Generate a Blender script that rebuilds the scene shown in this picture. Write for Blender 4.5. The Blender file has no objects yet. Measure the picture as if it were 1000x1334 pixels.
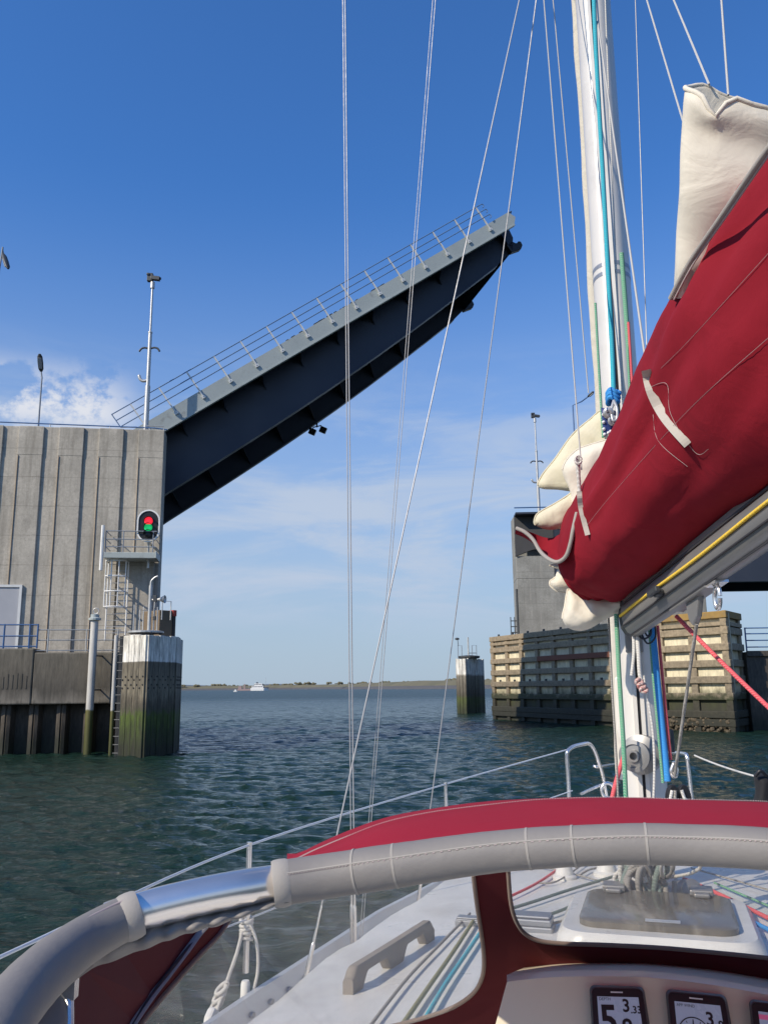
import bpy, bmesh, math, random
import numpy as np
from mathutils import Vector as V, noise as mnoise
from mathutils.geometry import delaunay_2d_cdt
random.seed(7); np.random.seed(7)
R = math.radians
S = bpy.context.scene
COL = S.collection
# ------------------------------------------------------------------ camera
FPX, EYE, PITCH, ROLL = 1120.0, 2.4, math.atan(228/1120), 0.010
cp, sp, cr, sr = math.cos(PITCH), math.sin(PITCH), math.cos(ROLL), math.sin(ROLL)
R0, U0, FW = V((1,0,0)), V((0,-sp,cp)), V((0,cp,sp))
RT = cr*R0 - sr*U0; UP = sr*R0 + cr*U0
EYEV = V((0,0,EYE))
def ray(px, py): return FW + RT*((px-500)/FPX) + UP*((667-py)/FPX)
def P(px, py, Y):                       # point of the place seen at photo pixel (px,py), Y metres ahead
    d = ray(px, py); return EYEV + d*(Y/d.y)
def PZ(px, py, z):                      # same, on the level z
    d = ray(px, py); return EYEV + d*((z-EYE)/d.z)
cam = bpy.data.cameras.new('camera'); camo = bpy.data.objects.new('camera', cam); COL.objects.link(camo)
from mathutils import Matrix
m = Matrix((RT, UP, -FW)).transposed().to_4x4(); m.translation = EYEV
camo.matrix_world = m
cam.sensor_fit = 'VERTICAL'; cam.sensor_height = 24; cam.lens = 24*FPX/1334
cam.clip_start = .05; cam.clip_end = 20000
S.camera = camo
# ------------------------------------------------------------------ sky and sun
SUN_EL, SUN_AZ = R(36), math.atan2(-.80, -.60)      # az measured from +Y towards +X
w = bpy.data.worlds.new('World'); S.world = w; w.use_nodes = True
def world_nodes():
    nt = w.node_tree; N = nt.nodes; L = nt.links
    bg = N['Background']; bg.inputs[1].default_value = .10
    sky = N.new('ShaderNodeTexSky'); sky.sky_type = 'NISHITA'; sky.sun_disc = False
    sky.sun_elevation = SUN_EL; sky.sun_rotation = SUN_AZ
    sky.air_density = 1.1; sky.dust_density = .6; sky.ozone_density = 2.2; sky.altitude = 0
    tc = N.new('ShaderNodeTexCoord'); sx = N.new('ShaderNodeSeparateXYZ'); L.new(tc.outputs['Generated'], sx.inputs[0])
    def rng(sock, a, b, c, d):
        mr = N.new('ShaderNodeMapRange'); mr.interpolation_type = 'SMOOTHSTEP'; L.new(sock, mr.inputs[0])
        for i, x in enumerate((a, b, c, d)): mr.inputs[i+1].default_value = x
        return mr.outputs[0]
    def mul(a, b, op='MULTIPLY'):
        q = N.new('ShaderNodeMath'); q.operation = op; L.new(a, q.inputs[0])
        if isinstance(b, float): q.inputs[1].default_value = b
        else: L.new(b, q.inputs[1])
        return q.outputs[0]
    def noise(scale, detail, stretch, off=(0,0,0), dist=0.):
        mp = N.new('ShaderNodeMapping'); L.new(tc.outputs['Generated'], mp.inputs[0]); mp.inputs['Scale'].default_value = stretch; mp.inputs['Location'].default_value = off
        n = N.new('ShaderNodeTexNoise'); n.inputs['Scale'].default_value = scale; n.inputs['Detail'].default_value = detail; n.inputs['Roughness'].default_value = .6; n.inputs['Distortion'].default_value = dist
        L.new(mp.outputs[0], n.inputs[0]); return n.outputs[0]
    # heaped clouds low on the left
    cum = rng(noise(13, 9, (1,1,1.25), (.3,.1,.15)), .40, .50, 0, 1)
    mk = mul(mul(rng(sx.outputs[2], .26, .30, 0, 1), rng(sx.outputs[2], .36, .30, 0, 1)), rng(sx.outputs[0], -.25, -.32, 0, 1))
    cum = mul(mul(cum, mk), .95)
    # thin veils
    cir = rng(noise(4.2, 10, (1,1,5.0), (1.7,.4,.9), .5), .38, .66, 0, 1)
    mk2 = mul(rng(sx.outputs[2], .03, .12, 0, 1), rng(sx.outputs[2], .40, .20, 0, 1))
    cir = mul(mul(cir, mk2), .9)
    haz = mul(rng(sx.outputs[2], .55, -.02, 0, 1), .90)       # pale moist air near the horizon
    def mix(fac, c1, col):
        mx = N.new('ShaderNodeMix'); mx.data_type = 'RGBA'; L.new(fac, mx.inputs[0]); L.new(c1, mx.inputs[6]); mx.inputs[7].default_value = (*col, 1); return mx.outputs[2]
    tint = N.new('ShaderNodeMix'); tint.data_type = 'RGBA'; tint.blend_type = 'MULTIPLY'; tint.inputs[0].default_value = 1; L.new(sky.outputs[0], tint.inputs[6]); tint.inputs[7].default_value = (.56, 1.12, 1.82, 1)
    c = mix(haz, tint.outputs[2], (4.3, 5.2, 6.35))
    c = mix(cir, c, (5.0, 5.9, 7.4))
    c = mix(cum, c, (7.6, 7.8, 8.4))
    L.new(c, bg.inputs[0])
world_nodes()
sl = bpy.data.lights.new('sun', 'SUN'); sl.energy = 4.8; sl.angle = R(.55); sl.color = (1, .89, .73)
so = bpy.data.objects.new('sun', sl); COL.objects.link(so)
sd = V((math.sin(SUN_AZ)*math.cos(SUN_EL), math.cos(SUN_AZ)*math.cos(SUN_EL), math.sin(SUN_EL)))
so.rotation_euler = sd.to_track_quat('Z', 'Y').to_euler(); so.location = sd*50
S.view_settings.view_transform = 'Standard'; S.view_settings.look = 'None'; S.view_settings.gamma = 1; S.view_settings.exposure = .0
# ------------------------------------------------------------------ materials
def newmat(name):
    mt = bpy.data.materials.new(name); mt.use_nodes = True
    return mt, mt.node_tree.nodes, mt.node_tree.links, mt.node_tree.nodes['Principled BSDF']
def pos(N, L, stretch=(1,1,1), kind='Object'):
    tc = N.new('ShaderNodeTexCoord'); mp = N.new('ShaderNodeMapping'); mp.inputs['Scale'].default_value = stretch
    L.new(tc.outputs[kind], mp.inputs[0]); return mp.outputs[0]
def nz(N, L, vec, scale, detail=6, rough=.6, dist=0):
    n = N.new('ShaderNodeTexNoise'); n.inputs['Scale'].default_value = scale; n.inputs['Detail'].default_value = detail
    n.inputs['Roughness'].default_value = rough; n.inputs['Distortion'].default_value = dist; L.new(vec, n.inputs[0]); return n.outputs[0]
def mrange(N, L, s, a, b, c=0., d=1.):
    mr = N.new('ShaderNodeMapRange'); L.new(s, mr.inputs[0])
    for i, x in enumerate((a, b, c, d)): mr.inputs[i+1].default_value = x
    return mr.outputs[0]
def mixc(N, L, f, a, b, mode='MIX'):
    mx = N.new('ShaderNodeMix'); mx.data_type = 'RGBA'; mx.blend_type = mode
    if isinstance(f, float): mx.inputs[0].default_value = f
    else: L.new(f, mx.inputs[0])
    for i, q in ((6, a), (7, b)):
        if isinstance(q, tuple): mx.inputs[i].default_value = (*q, 1)
        else: L.new(q, mx.inputs[i])
    return mx.outputs[2]
def bump(N, L, b, h, strength, dist=.01):
    bp = N.new('ShaderNodeBump'); bp.inputs['Strength'].default_value = strength; bp.inputs['Distance'].default_value = dist
    L.new(h, bp.inputs['Height']); L.new(bp.outputs[0], b.inputs['Normal']); return bp
def pm(name, col, rough=.5, metal=0, var=.25, scale=4, stretch=(1,1,1), bmp=0, bscale=30, bdist=.004, dirt=None, dscale=2, dlo=.5, dhi=.75, emit=0, coat=0, sheen=0):
    mt, N, L, b = newmat(name)
    v = pos(N, L, stretch)
    n = nz(N, L, v, scale)
    c = mixc(N, L, n, tuple(x*(1-var) for x in col), tuple(min(1, x*(1+var)) for x in col))
    if dirt:
        d = mrange(N, L, nz(N, L, v, dscale, 8, .65), dlo, dhi); c = mixc(N, L, d, c, dirt)
    L.new(c, b.inputs['Base Color']); b.inputs['Roughness'].default_value = rough; b.inputs['Metallic'].default_value = metal
    rr = mrange(N, L, n, .3, .7, max(.03, rough-.08), min(1, rough+.08)); L.new(rr, b.inputs['Roughness'])
    if coat: b.inputs['Coat Weight'].default_value = coat; b.inputs['Coat Roughness'].default_value = .15
    if sheen: b.inputs['Sheen Weight'].default_value = sheen; b.inputs['Sheen Roughness'].default_value = .5
    if bmp: bump(N, L, b, nz(N, L, v, bscale, 6), bmp, bdist)
    if emit:
        L.new(c, b.inputs['Emission Color']); b.inputs['Emission Strength'].default_value = emit
    return mt
def tide(name, stops, amp=.3, rough=.75, nscale=2.0, var=.35, vscale=6, stretch=(1,1,.25), bmp=.5, bdist=.02, zmax=6., hiamp=.6, streak=.5):
    """weathered by height above the water: stops = [(z, colour)], the borders broken by noise"""
    mt, N, L, b = newmat(name)
    g = N.new('ShaderNodeNewGeometry'); s = N.new('ShaderNodeSeparateXYZ'); L.new(g.outputs['Position'], s.inputs[0])
    v = pos(N, L, stretch)
    n = nz(N, L, v, nscale, 8, .7)
    off = mrange(N, L, n, .3, .7, -amp, amp)
    sc_ = N.new('ShaderNodeMath'); sc_.operation = 'MULTIPLY'; L.new(off, sc_.inputs[0]); L.new(mrange(N, L, s.outputs[2], 2.2, 3.0, 1., hiamp), sc_.inputs[1])
    ad = N.new('ShaderNodeMath'); ad.operation = 'ADD'; L.new(s.outputs[2], ad.inputs[0]); L.new(sc_.outputs[0], ad.inputs[1])
    f = mrange(N, L, ad.outputs[0], -1., zmax)
    r = N.new('ShaderNodeValToRGB'); e = r.color_ramp.elements
    while len(e) < len(stops): e.new(.5)
    for i, (z, c) in enumerate(stops):
        e[i].position = (z+1)/(zmax+1)
    for i, (z, c) in enumerate(stops): e[i].color = (*c, 1)
    L.new(f, r.inputs[0])
    n2 = nz(N, L, v, vscale, 8, .7)
    c = mixc(N, L, mrange(N, L, n2, .3, .7), (1-var,)*3, (1+var*.6,)*3)
    c = mixc(N, L, 1., r.outputs[0], c, 'MULTIPLY')
    stk = nz(N, L, pos(N, L, (5, 5, .35)), 1.6, 8, .7); c = mixc(N, L, mrange(N, L, stk, .50, .72, 0, streak), c, (.035, .032, .024))
    L.new(c, b.inputs['Base Color']); b.inputs['Roughness'].default_value = rough
    bump(N, L, b, n2, bmp, bdist)
    return mt
def concrete(name, col, streak=.55, joint=(.625, 0.), bmp=.4):
    mt, N, L, b = newmat(name)
    v = pos(N, L); vs = pos(N, L, (1.6, 1.6, .09))
    big = nz(N, L, v, .55, 6, .6); fine = nz(N, L, v, 9, 8, .7); st = nz(N, L, vs, 1.9, 9, .72)
    c = mixc(N, L, mrange(N, L, big, .3, .7), tuple(x*.72 for x in col), tuple(x*1.18 for x in col))
    c = mixc(N, L, mrange(N, L, fine, .35, .7, 0, .6), c, tuple(x*.55 for x in col)); pt = nz(N, L, pos(N, L, (1, 1, .6)), 1.1, 9, .75); c = mixc(N, L, mrange(N, L, pt, .55, .62, 0, .4), c, tuple(x*.5 for x in col)); pit = nz(N, L, v, 26, 3, .5); c = mixc(N, L, mrange(N, L, pit, .66, .72, 0, .7), c, tuple(x*.25 for x in col))
    c = mixc(N, L, mrange(N, L, st, .48, .72, 0, streak), c, tuple(x*.35 for x in (col[0], col[1]*.97, col[2]*.92)))
    c = mixc(N, L, mrange(N, L, nz(N, L, vs, 3.3, 6), .60, .75, 0, .35), c, (.62, .58, .5))
    # lines of the shuttering boards and pour joints
    g = N.new('ShaderNodeNewGeometry'); s = N.new('ShaderNodeSeparateXYZ'); L.new(g.outputs['Position'], s.inputs[0])
    wob = mrange(N, L, nz(N, L, v, 1.2, 4), 0, 1, -.05, .05)
    ad = N.new('ShaderNodeMath'); ad.operation = 'ADD'; L.new(s.outputs[2], ad.inputs[0]); L.new(wob, ad.inputs[1])
    md = N.new('ShaderNodeMath'); md.operation = 'PINGPONG'; L.new(ad.outputs[0], md.inputs[0]); md.inputs[1].default_value = joint[0]
    line = mrange(N, L, md.outputs[0], 0, .022, 1, 0)
    ln = N.new('ShaderNodeMath'); ln.operation = 'MULTIPLY'; L.new(line, ln.inputs[0]); L.new(mrange(N, L, big, .35, .6, .15, .8), ln.inputs[1])
    c = mixc(N, L, ln.outputs[0], c, tuple(x*.3 for x in col))
    L.new(c, b.inputs['Base Color']); b.inputs['Roughness'].default_value = .88
    bump(N, L, b, fine, bmp, .02)
    return mt
def sea():
    mt, N, L, b = newmat('sea_water')
    v = pos(N, L, (.55,1.2,1)); v2 = pos(N, L, (.30,1.3,1))
    n1 = nz(N, L, v, 4.5, 6, .62, .3); n2 = nz(N, L, v2, 1.3, 5, .6, .4)
    b.inputs['Base Color'].default_value = (.010, .028, .020, 1)
    g = N.new('ShaderNodeNewGeometry'); ln = N.new('ShaderNodeVectorMath'); ln.operation = 'LENGTH'; L.new(g.outputs['Position'], ln.inputs[0]); L.new(mrange(N, L, ln.outputs['Value'], 25, 220, .07, .34), b.inputs['Roughness']); b.inputs['IOR'].default_value = 1.333; b.inputs['Specular IOR Level'].default_value = .38
    bp = bump(N, L, b, n2, 1.0, .26)
    bp2 = N.new('ShaderNodeBump'); bp2.inputs['Strength'].default_value = .8; bp2.inputs['Distance'].default_value = .11
    L.new(n1, bp2.inputs['Height']); L.new(bp.outputs[0], bp2.inputs['Normal']); L.new(bp2.outputs[0], b.inputs['Normal'])
    return mt
def vinyl():
    mt, N, L, b = newmat('clear_vinyl')
    out = N['Material Output']
    tr = N.new('ShaderNodeBsdfTransparent'); tr.inputs[0].default_value = (.95, .94, .92, 1)
    gl = N.new('ShaderNodeBsdfGlossy'); gl.inputs['Roughness'].default_value = .06
    df = N.new('ShaderNodeBsdfDiffuse'); df.inputs[0].default_value = (.75, .76, .76, 1)
    m1 = N.new('ShaderNodeMixShader'); L.new(mrange(N, L, nz(N, L, pos(N, L, (1,1,3)), 5, 6), .35, .75, .09, .20), m1.inputs[0]); L.new(tr.outputs[0], m1.inputs[1]); L.new(df.outputs[0], m1.inputs[2])
    fr = N.new('ShaderNodeLayerWeight'); fr.inputs[0].default_value = .5; fo = mrange(N, L, fr.outputs['Facing'], .55, 1., .015, .22)
    m2 = N.new('ShaderNodeMixShader'); L.new(fo, m2.inputs[0]); L.new(m1.outputs[0], m2.inputs[1]); L.new(gl.outputs[0], m2.inputs[2])
    L.new(m2.outputs[0], out.inputs['Surface'])
    return mt
def weave(name, col, rough=.8, var=.12, thread=900, bmp=.25, sheen=.2, wr=0., stain=None, spec=.2):
    mt, N, L, b = newmat(name)
    v = pos(N, L); n = nz(N, L, v, 3.5, 6, .6)
    c = mixc(N, L, n, tuple(x*(1-var) for x in col), tuple(min(1, x*(1+var)) for x in col))
    if stain: c = mixc(N, L, mrange(N, L, nz(N, L, v, 5, 8, .7), .52, .75, 0, .5), c, stain)
    L.new(c, b.inputs['Base Color']); b.inputs['Roughness'].default_value = rough
    b.inputs['Sheen Weight'].default_value = sheen; b.inputs['Specular IOR Level'].default_value = spec
    vo = N.new('ShaderNodeTexNoise'); vo.inputs['Scale'].default_value = thread; vo.inputs['Detail'].default_value = 2; L.new(v, vo.inputs[0])
    bp = bump(N, L, b, vo.outputs[0], bmp, .0008)
    if wr:
        b2 = N.new('ShaderNodeBump'); b2.inputs['Strength'].default_value = wr; b2.inputs['Distance'].default_value = .03
        L.new(nz(N, L, v, 7, 4, .5, .8), b2.inputs['Height']); L.new(b2.outputs[0], bp.inputs['Normal'])
    return mt
M = {}
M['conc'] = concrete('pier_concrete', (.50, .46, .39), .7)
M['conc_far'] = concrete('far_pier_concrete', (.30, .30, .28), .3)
M['quay'] = tide('quay_concrete', [(-1,(.02,.02,.015)), (1.7,(.05,.045,.035)), (2.0,(.20,.18,.15)), (2.45,(.09,.08,.065)), (3.2,(.13,.115,.09)), (4.2,(.15,.135,.105))], .25, nscale=1.2, streak=.7)
M['sheet'] = tide('sheet_piling', [(-1,(.012,.014,.010)), (.35,(.025,.028,.016)), (.7,(.045,.038,.028)), (1.4,(.10,.08,.06)), (2.,(.07,.06,.05))], .3, vscale=9, var=.6)
M['pile'] = tide('fender_pile_timber', [(-1,(.010,.012,.008)), (.25,(.020,.024,.010)), (.9,(.035,.05,.010)), (1.5,(.065,.10,.012)), (1.62,(.075,.07,.045)), (1.9,(.10,.085,.06)), (2.4,(.20,.175,.125)), (3.40,(.15,.13,.095)), (3.43,(.80,.77,.70)), (4.6,(.72,.68,.58))], .28, nscale=3.5, vscale=3.5, var=.6, stretch=(2.5,2.5,.45), hiamp=.05, streak=.75)
M['pilef'] = tide('far_fender_pile_timber', [(-1,(.015,.018,.010)), (.4,(.04,.05,.018)), (1.3,(.07,.09,.02)), (1.6,(.08,.07,.05)), (3.3,(.22,.195,.155)), (3.5,(.75,.72,.66)), (5,(.7,.68,.62))], .15, nscale=3, vscale=5, var=.5)
M['timber'] = tide('fender_timber', [(-1,(.015,.016,.012)), (.6,(.03,.03,.02)), (1.3,(.05,.045,.03)), (1.75,(.04,.045,.018)), (2.05,(.22,.18,.125)), (4.5,(.32,.255,.17)), (7,(.33,.26,.17))], .3, var=.45, streak=.3, vscale=5, stretch=(1,1,1), zmax=7)
M['timber_red'] = pm('red_brown_timber', (.20,.075,.045), .8, var=.4, scale=5, bmp=.5, bdist=.02)
M['timber_yel'] = pm('lichen_timber', (.30,.19,.06), .85, var=.4, scale=3, bmp=.5, bdist=.02, dirt=(.2,.17,.13))
M['panel'] = tide('cream_fender_panel', [(-1,(.02,.022,.014)), (1.0,(.04,.04,.025)), (1.6,(.045,.05,.02)), (2.0,(.40,.36,.24)), (2.4,(.72,.64,.44)), (7,(.72,.66,.48))], .35, streak=.3, nscale=1.5, var=.3, vscale=2.5, stretch=(1,1,.6), zmax=7)
M['pipe'] = tide('galvanised_pipe', [(-1,(.03,.035,.012)), (1.1,(.09,.09,.02)), (1.62,(.12,.11,.03)), (1.68,(.50,.48,.44)), (5,(.58,.56,.52))], .06, .55, var=.2, streak=.15)
M['galv'] = pm('galvanised_steel', (.50,.50,.49), .45, .55, .2, 5)
M['white'] = pm('white_paint', (.78,.77,.74), .4, 0, .08, 6, dirt=(.45,.42,.36), dlo=.6, dhi=.85)
M['railblue'] = pm('blue_rail_paint', (.05,.12,.27), .45, 0, .2, 5)
M['railpale'] = pm('pale_blue_rail_paint', (.11,.19,.33), .45, 0, .15, 5)
M['railgrey'] = pm('grey_rail_paint', (.22,.25,.29), .5, 0, .2, 5)
M['railpost'] = pm('pale_post_paint', (.62,.63,.62), .5, 0, .1, 5)
M['fascia'] = pm('grey_bridge_paint', (.36,.40,.39), .5, 0, .16, .8, (1,1,1), .1, 20, dirt=(.20,.2,.19), dlo=.58, dhi=.8)
M['navy'] = pm('dark_blue_bridge_paint', (.024,.031,.050), .5, 0, .18, .6)
M['black'] = pm('black_paint', (.012,.012,.014), .45, 0, .2)
M['rubber'] = pm('black_cloth', (.010,.010,.012), .85, 0, .3, 20, bmp=.4)
M['dsteel'] = pm('dark_steel', (.06,.065,.07), .5, .3, .3)
M['brown'] = pm('brown_timber', (.17,.125,.08), .8, 0, .4, 3, (1,1,6), .4)
M['redp'] = pm('red_paint', (.42,.05,.035), .55, 0, .3, 4)
M['door'] = pm('grey_door_paint', (.36,.37,.40), .5, 0, .1, 2)
M['redlamp'] = pm('red_signal_lamp', (1,.02,.04), .3, emit=1.3)
M['greenlamp'] = pm('green_signal_lamp', (.01,.5,.14), .3, emit=.75)
M['lampglass'] = pm('lamp_glass', (.35,.36,.37), .2)
M['grass'] = pm('dike_grass', (.15,.135,.08), .95, 0, .35, .05, (1,1,1), dirt=(.09,.10,.05), dscale=.03)
M['dstone'] = pm('dike_stone', (.085,.085,.088), .9, 0, .4, .3)
M['hill'] = pm('haze_blue_hill', (.11,.135,.165), .95, 0, .2, .01)  # bluish haze of the distance is put into the hill colour
M['shipwhite'] = pm('ship_white', (.78,.78,.76), .4, 0, .05)
M['shipdark'] = pm('ship_dark', (.07,.08,.11), .5)
M['shippink'] = pm('barge_red', (.34,.25,.245), .6)
M['gel'] = pm('white_gelcoat', (.70,.69,.66), .32, 0, .05, 2.5, dirt=(.50,.48,.44), dscale=2.6, dlo=.48, dhi=.85, bmp=.10, bscale=260, bdist=.001, coat=.1)
M['cream'] = pm('cream_gelcoat', (.80,.73,.57), .35, 0, .05, 3, coat=.1)
M['steel'] = pm('polished_stainless', (.80,.76,.72), .24, .88, .05, 3, (1,1,1))
M['wire'] = pm('stainless_wire', (.36,.36,.37), .5, .2, .06, 30)
M['lifewire'] = pm('white_coated_wire', (.62,.65,.68), .5, 0, .08, 60)
M['alu'] = pm('anodised_aluminium', (.27,.265,.26), .42, .5, .12, 3, dirt=(.28,.27,.25), dscale=6)
M['rail'] = pm('toe_rail_aluminium', (.58,.60,.63), .4, .4, .1, 5)
M['mast'] = pm('painted_mast', (.70,.67,.62), .36, .12, .06, 3, dirt=(.55,.52,.47), dscale=5, dlo=.55, dhi=.9)
M['mastgrey'] = pm('mast_grey', (.34,.35,.37), .4, .5, .1, 4)
M['slot'] = pm('dark_slot', (.03,.03,.034), .6)
M['teak'] = pm('weathered_teak', (.25,.22,.19), .85, 0, .3, 6, (1,1,1), .4, 60)
M['acryl'] = pm('smoked_acrylic', (.17,.155,.13), .2, 0, .35, 3, (3,1,1), dirt=(.36,.33,.28), dscale=4)
M['print'] = pm('pale_label', (.7,.7,.7), .5)
M['red'] = weave('burgundy_canvas', (.225,.009,.019), .9, .16, 700, .25, 0, .22, (.15,.004,.009))
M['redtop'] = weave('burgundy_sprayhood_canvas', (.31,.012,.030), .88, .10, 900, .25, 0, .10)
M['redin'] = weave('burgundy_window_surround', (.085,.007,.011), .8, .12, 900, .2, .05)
M['trimg'] = weave('grey_piping', (.33,.305,.275), .75, .1, 500, .3, .1)
M['sleeve'] = pm('grey_vinyl_sleeve', (.205,.19,.178), .6, 0, .10, 5, bmp=.2, bscale=14, bdist=.012)
M['stitch'] = pm('pale_thread', (.42,.34,.33), .8)
M['sail'] = weave('white_sailcloth', (.68,.63,.53), .75, .06, 400, .15, 0, .35, (.56,.51,.42))
M['sailcream'] = weave('cream_sailcloth', (.62,.57,.42), .7, .07, 400, .15, 0, .3, (.46,.42,.31))
M['webbing'] = weave('beige_webbing', (.46,.43,.38), .85, .12, 600, .4)
def ropemat(name, col, c2=None):
    mt, N, L, b = newmat(name)
    v = pos(N, L); wv = N.new('ShaderNodeTexWave'); wv.inputs['Scale'].default_value = 55; wv.inputs['Distortion'].default_value = 3; wv.bands_direction = 'DIAGONAL'; L.new(v, wv.inputs[0])
    c = mixc(N, L, mrange(N, L, wv.outputs[0], .2, .8), col, c2 or tuple(x*.6 for x in col))
    L.new(c, b.inputs['Base Color']); b.inputs['Roughness'].default_value = .85
    bump(N, L, b, wv.outputs[0], .5, .002)
    return mt
M['cord'] = pm('pale_cord', (.46,.45,.43), .8, 0, .05, 20)
M['rwhite'] = ropemat('white_rope', (.68,.66,.62), (.50,.48,.44))
M['rgrey'] = ropemat('grey_rope', (.36,.34,.31))
M['rred'] = ropemat('red_rope', (.62,.06,.08), (.70,.16,.17))
M['rblue'] = ropemat('blue_rope', (.03,.22,.58), (.05,.30,.66))
M['rteal'] = ropemat('teal_rope', (.03,.36,.45), (.05,.42,.52))
M['rgreen'] = ropemat('green_rope', (.05,.30,.16), (.28,.44,.32))
M['rolive'] = ropemat('olive_rope', (.30,.29,.15))
M['rdgreen'] = ropemat('grey_green_rope', (.22,.28,.25))
M['ryel'] = ropemat('yellow_rope', (.80,.50,.03), (.85,.62,.10))
M['navycloth'] = pm('blue_sail_patch', (.018,.04,.17), .6, 0, .15, 30)
M['bezel'] = pm('instrument_bezel', (.022,.022,.026), .3, 0, .1)
M['bezelrim'] = pm('instrument_rim', (.12,.12,.125), .35, .4, .1)
M['lcd'] = pm('lcd_screen', (.24,.27,.38), .25, 0, .03, emit=.35)
M['lcdpink'] = pm('lcd_magenta', (.55,.12,.25), .3, emit=.25)
M['vinyl'] = vinyl()
M['water'] = sea()
# ------------------------------------------------------------------ mesh helpers
WL = {}
class MB:
    def __init__(s): s.v = []; s.f = []; s.mi = []; s.cur = 0
    def add(s, vs, fs):
        n = len(s.v); s.v += [V(x) for x in vs]; s.f += [[i+n for i in f] for f in fs]; s.mi += [s.cur]*len(fs); return s
    def mat(s, i): s.cur = i; return s
    def hexa(s, p):  # 8 corners: bottom loop then top loop
        return s.add(p, [(3,2,1,0),(4,5,6,7),(0,1,5,4),(1,2,6,5),(2,3,7,6),(3,0,4,7)])
    def box(s, c, ax, ay, az):   # centre and half-axis vectors
        c, ax, ay, az = V(c), V(ax), V(ay), V(az)
        return s.hexa([c-ax-ay-az, c+ax-ay-az, c+ax+ay-az, c-ax+ay-az, c-ax-ay+az, c+ax-ay+az, c+ax+ay+az, c-ax+ay+az])
    def frame(s, F, a0, a1, d0, d1, z0, z1):   # box in a local frame function F(a,d,z)
        return s.hexa([F(a0,d0,z0), F(a1,d0,z0), F(a1,d1,z0), F(a0,d1,z0), F(a0,d0,z1), F(a1,d0,z1), F(a1,d1,z1), F(a0,d1,z1)])
    def bar(s, p, q, wx, wy, upv=(0,0,1)):
        p, q = V(p), V(q); d = (q-p); l = d.length; d.normalize(); u = V(upv)
        x = d.cross(u)
        if x.length < 1e-4: x = d.cross(V((1,0,0)))
        x.normalize(); y = x.cross(d)
        return s.box((p+q)/2, x*wx/2, y*wy/2, d*l/2)
    def tube(s, pts, r, n=8, cap=True, flat=1., upv=None):
        pts = [V(p) for p in pts]; k = len(pts)
        rs = r if isinstance(r, (list, tuple)) else [r]*k
        t0 = (pts[1]-pts[0]).normalized()
        a = V(upv) if upv else (V((0,0,1)) if abs(t0.z) < .9 else V((1,0,0)))
        x = t0.cross(a).normalized(); rings = []
        for i in range(k):
            t = (pts[min(i+1,k-1)]-pts[max(i-1,0)]).normalized()
            x = (x - t*x.dot(t)).normalized(); y = t.cross(x)
            rings.append([pts[i] + x*(rs[i]*math.cos(2*math.pi*j/n)) + y*(rs[i]*flat*math.sin(2*math.pi*j/n)) for j in range(n)])
        return s.loft(rings, cap)
    def loft(s, rings, cap=True, closed=True):
        n = len(rings[0]); vs = [p for rg in rings for p in rg]; fs = []
        for i in range(len(rings)-1):
            for j in range(n if closed else n-1):
                j2 = (j+1) % n; fs.append((i*n+j, i*n+j2, (i+1)*n+j2, (i+1)*n+j))
        if cap and closed:
            fs.append(tuple(range(n-1, -1, -1))); fs.append(tuple((len(rings)-1)*n+j for j in range(n)))
        return s.add(vs, fs)
    def lathe(s, c, axis, prof, n=24):   # prof = [(radius, height along axis)]
        ax = V(axis).normalized(); a = V((0,0,1)) if abs(ax.z) < .9 else V((1,0,0)); x = ax.cross(a).normalized(); y = ax.cross(x)
        return s.loft([[V(c)+ax*h+x*(max(r,1e-4)*math.cos(2*math.pi*j/n))+y*(max(r,1e-4)*math.sin(2*math.pi*j/n)) for j in range(n)] for r, h in prof])
    def prism(s, poly, ext):             # planar outline (3D points) pushed along ext
        n = len(poly); e = V(ext); poly = [V(p) for p in poly]
        return s.add(poly+[p+e for p in poly], [tuple(range(n-1,-1,-1)), tuple(range(n, 2*n))]+[(i, (i+1) % n, n+(i+1) % n, n+i) for i in range(n)])
    def text(s, body, size, o, xd, yd, align='LEFT', bold=0.):
        cu = bpy.data.curves.new('lettering', 'FONT'); cu.body = body; cu.size = size; cu.align_x = align; cu.fill_mode = 'FRONT'; cu.resolution_u = 3; cu.offset = bold*size
        ob = bpy.data.objects.new('lettering', cu); COL.objects.link(ob)
        me = bpy.data.meshes.new_from_object(ob.evaluated_get(bpy.context.evaluated_depsgraph_get()))
        bpy.data.objects.remove(ob)
        s.add([V(o)+V(xd)*p.co.x+V(yd)*p.co.y for p in me.vertices], [tuple(p.vertices) for p in me.polygons]); bpy.data.meshes.remove(me)
        return s
    def build(s, name, mats, parent=None, smooth=False, bev=0, sub=0, recalc=True, ang=50):
        org = WL.get(parent.name, V((0,0,0))) if parent else None
        if org is None:
            k = len(s.v); org = V((sum(p.x for p in s.v)/k, sum(p.y for p in s.v)/k, min(p.z for p in s.v)))
        me = bpy.data.meshes.new(name); me.from_pydata([p-org for p in s.v], [], s.f)
        for mt in (mats if isinstance(mats, list) else [mats]): me.materials.append(M[mt])
        me.polygons.foreach_set('material_index', s.mi)
        if recalc:
            bm = bmesh.new(); bm.from_mesh(me); bmesh.ops.recalc_face_normals(bm, faces=bm.faces); bm.to_mesh(me); bm.free()
        o = bpy.data.objects.new(name, me); COL.objects.link(o)
        WL[o.name] = org
        if parent: o.parent = parent
        else: o.location = org
        if smooth:
            me.polygons.foreach_set('use_smooth', [True]*len(me.polygons))
            if ang < 180: me.set_sharp_from_angle(angle=R(ang))
        if bev:
            bv = o.modifiers.new('bevel', 'BEVEL'); bv.width = bev; bv.segments = 2; bv.limit_method = 'ANGLE'; bv.angle_limit = R(40)
        if sub:
            sb = o.modifiers.new('sub', 'SUBSURF'); sb.levels = sb.render_levels = sub
        return o
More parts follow.
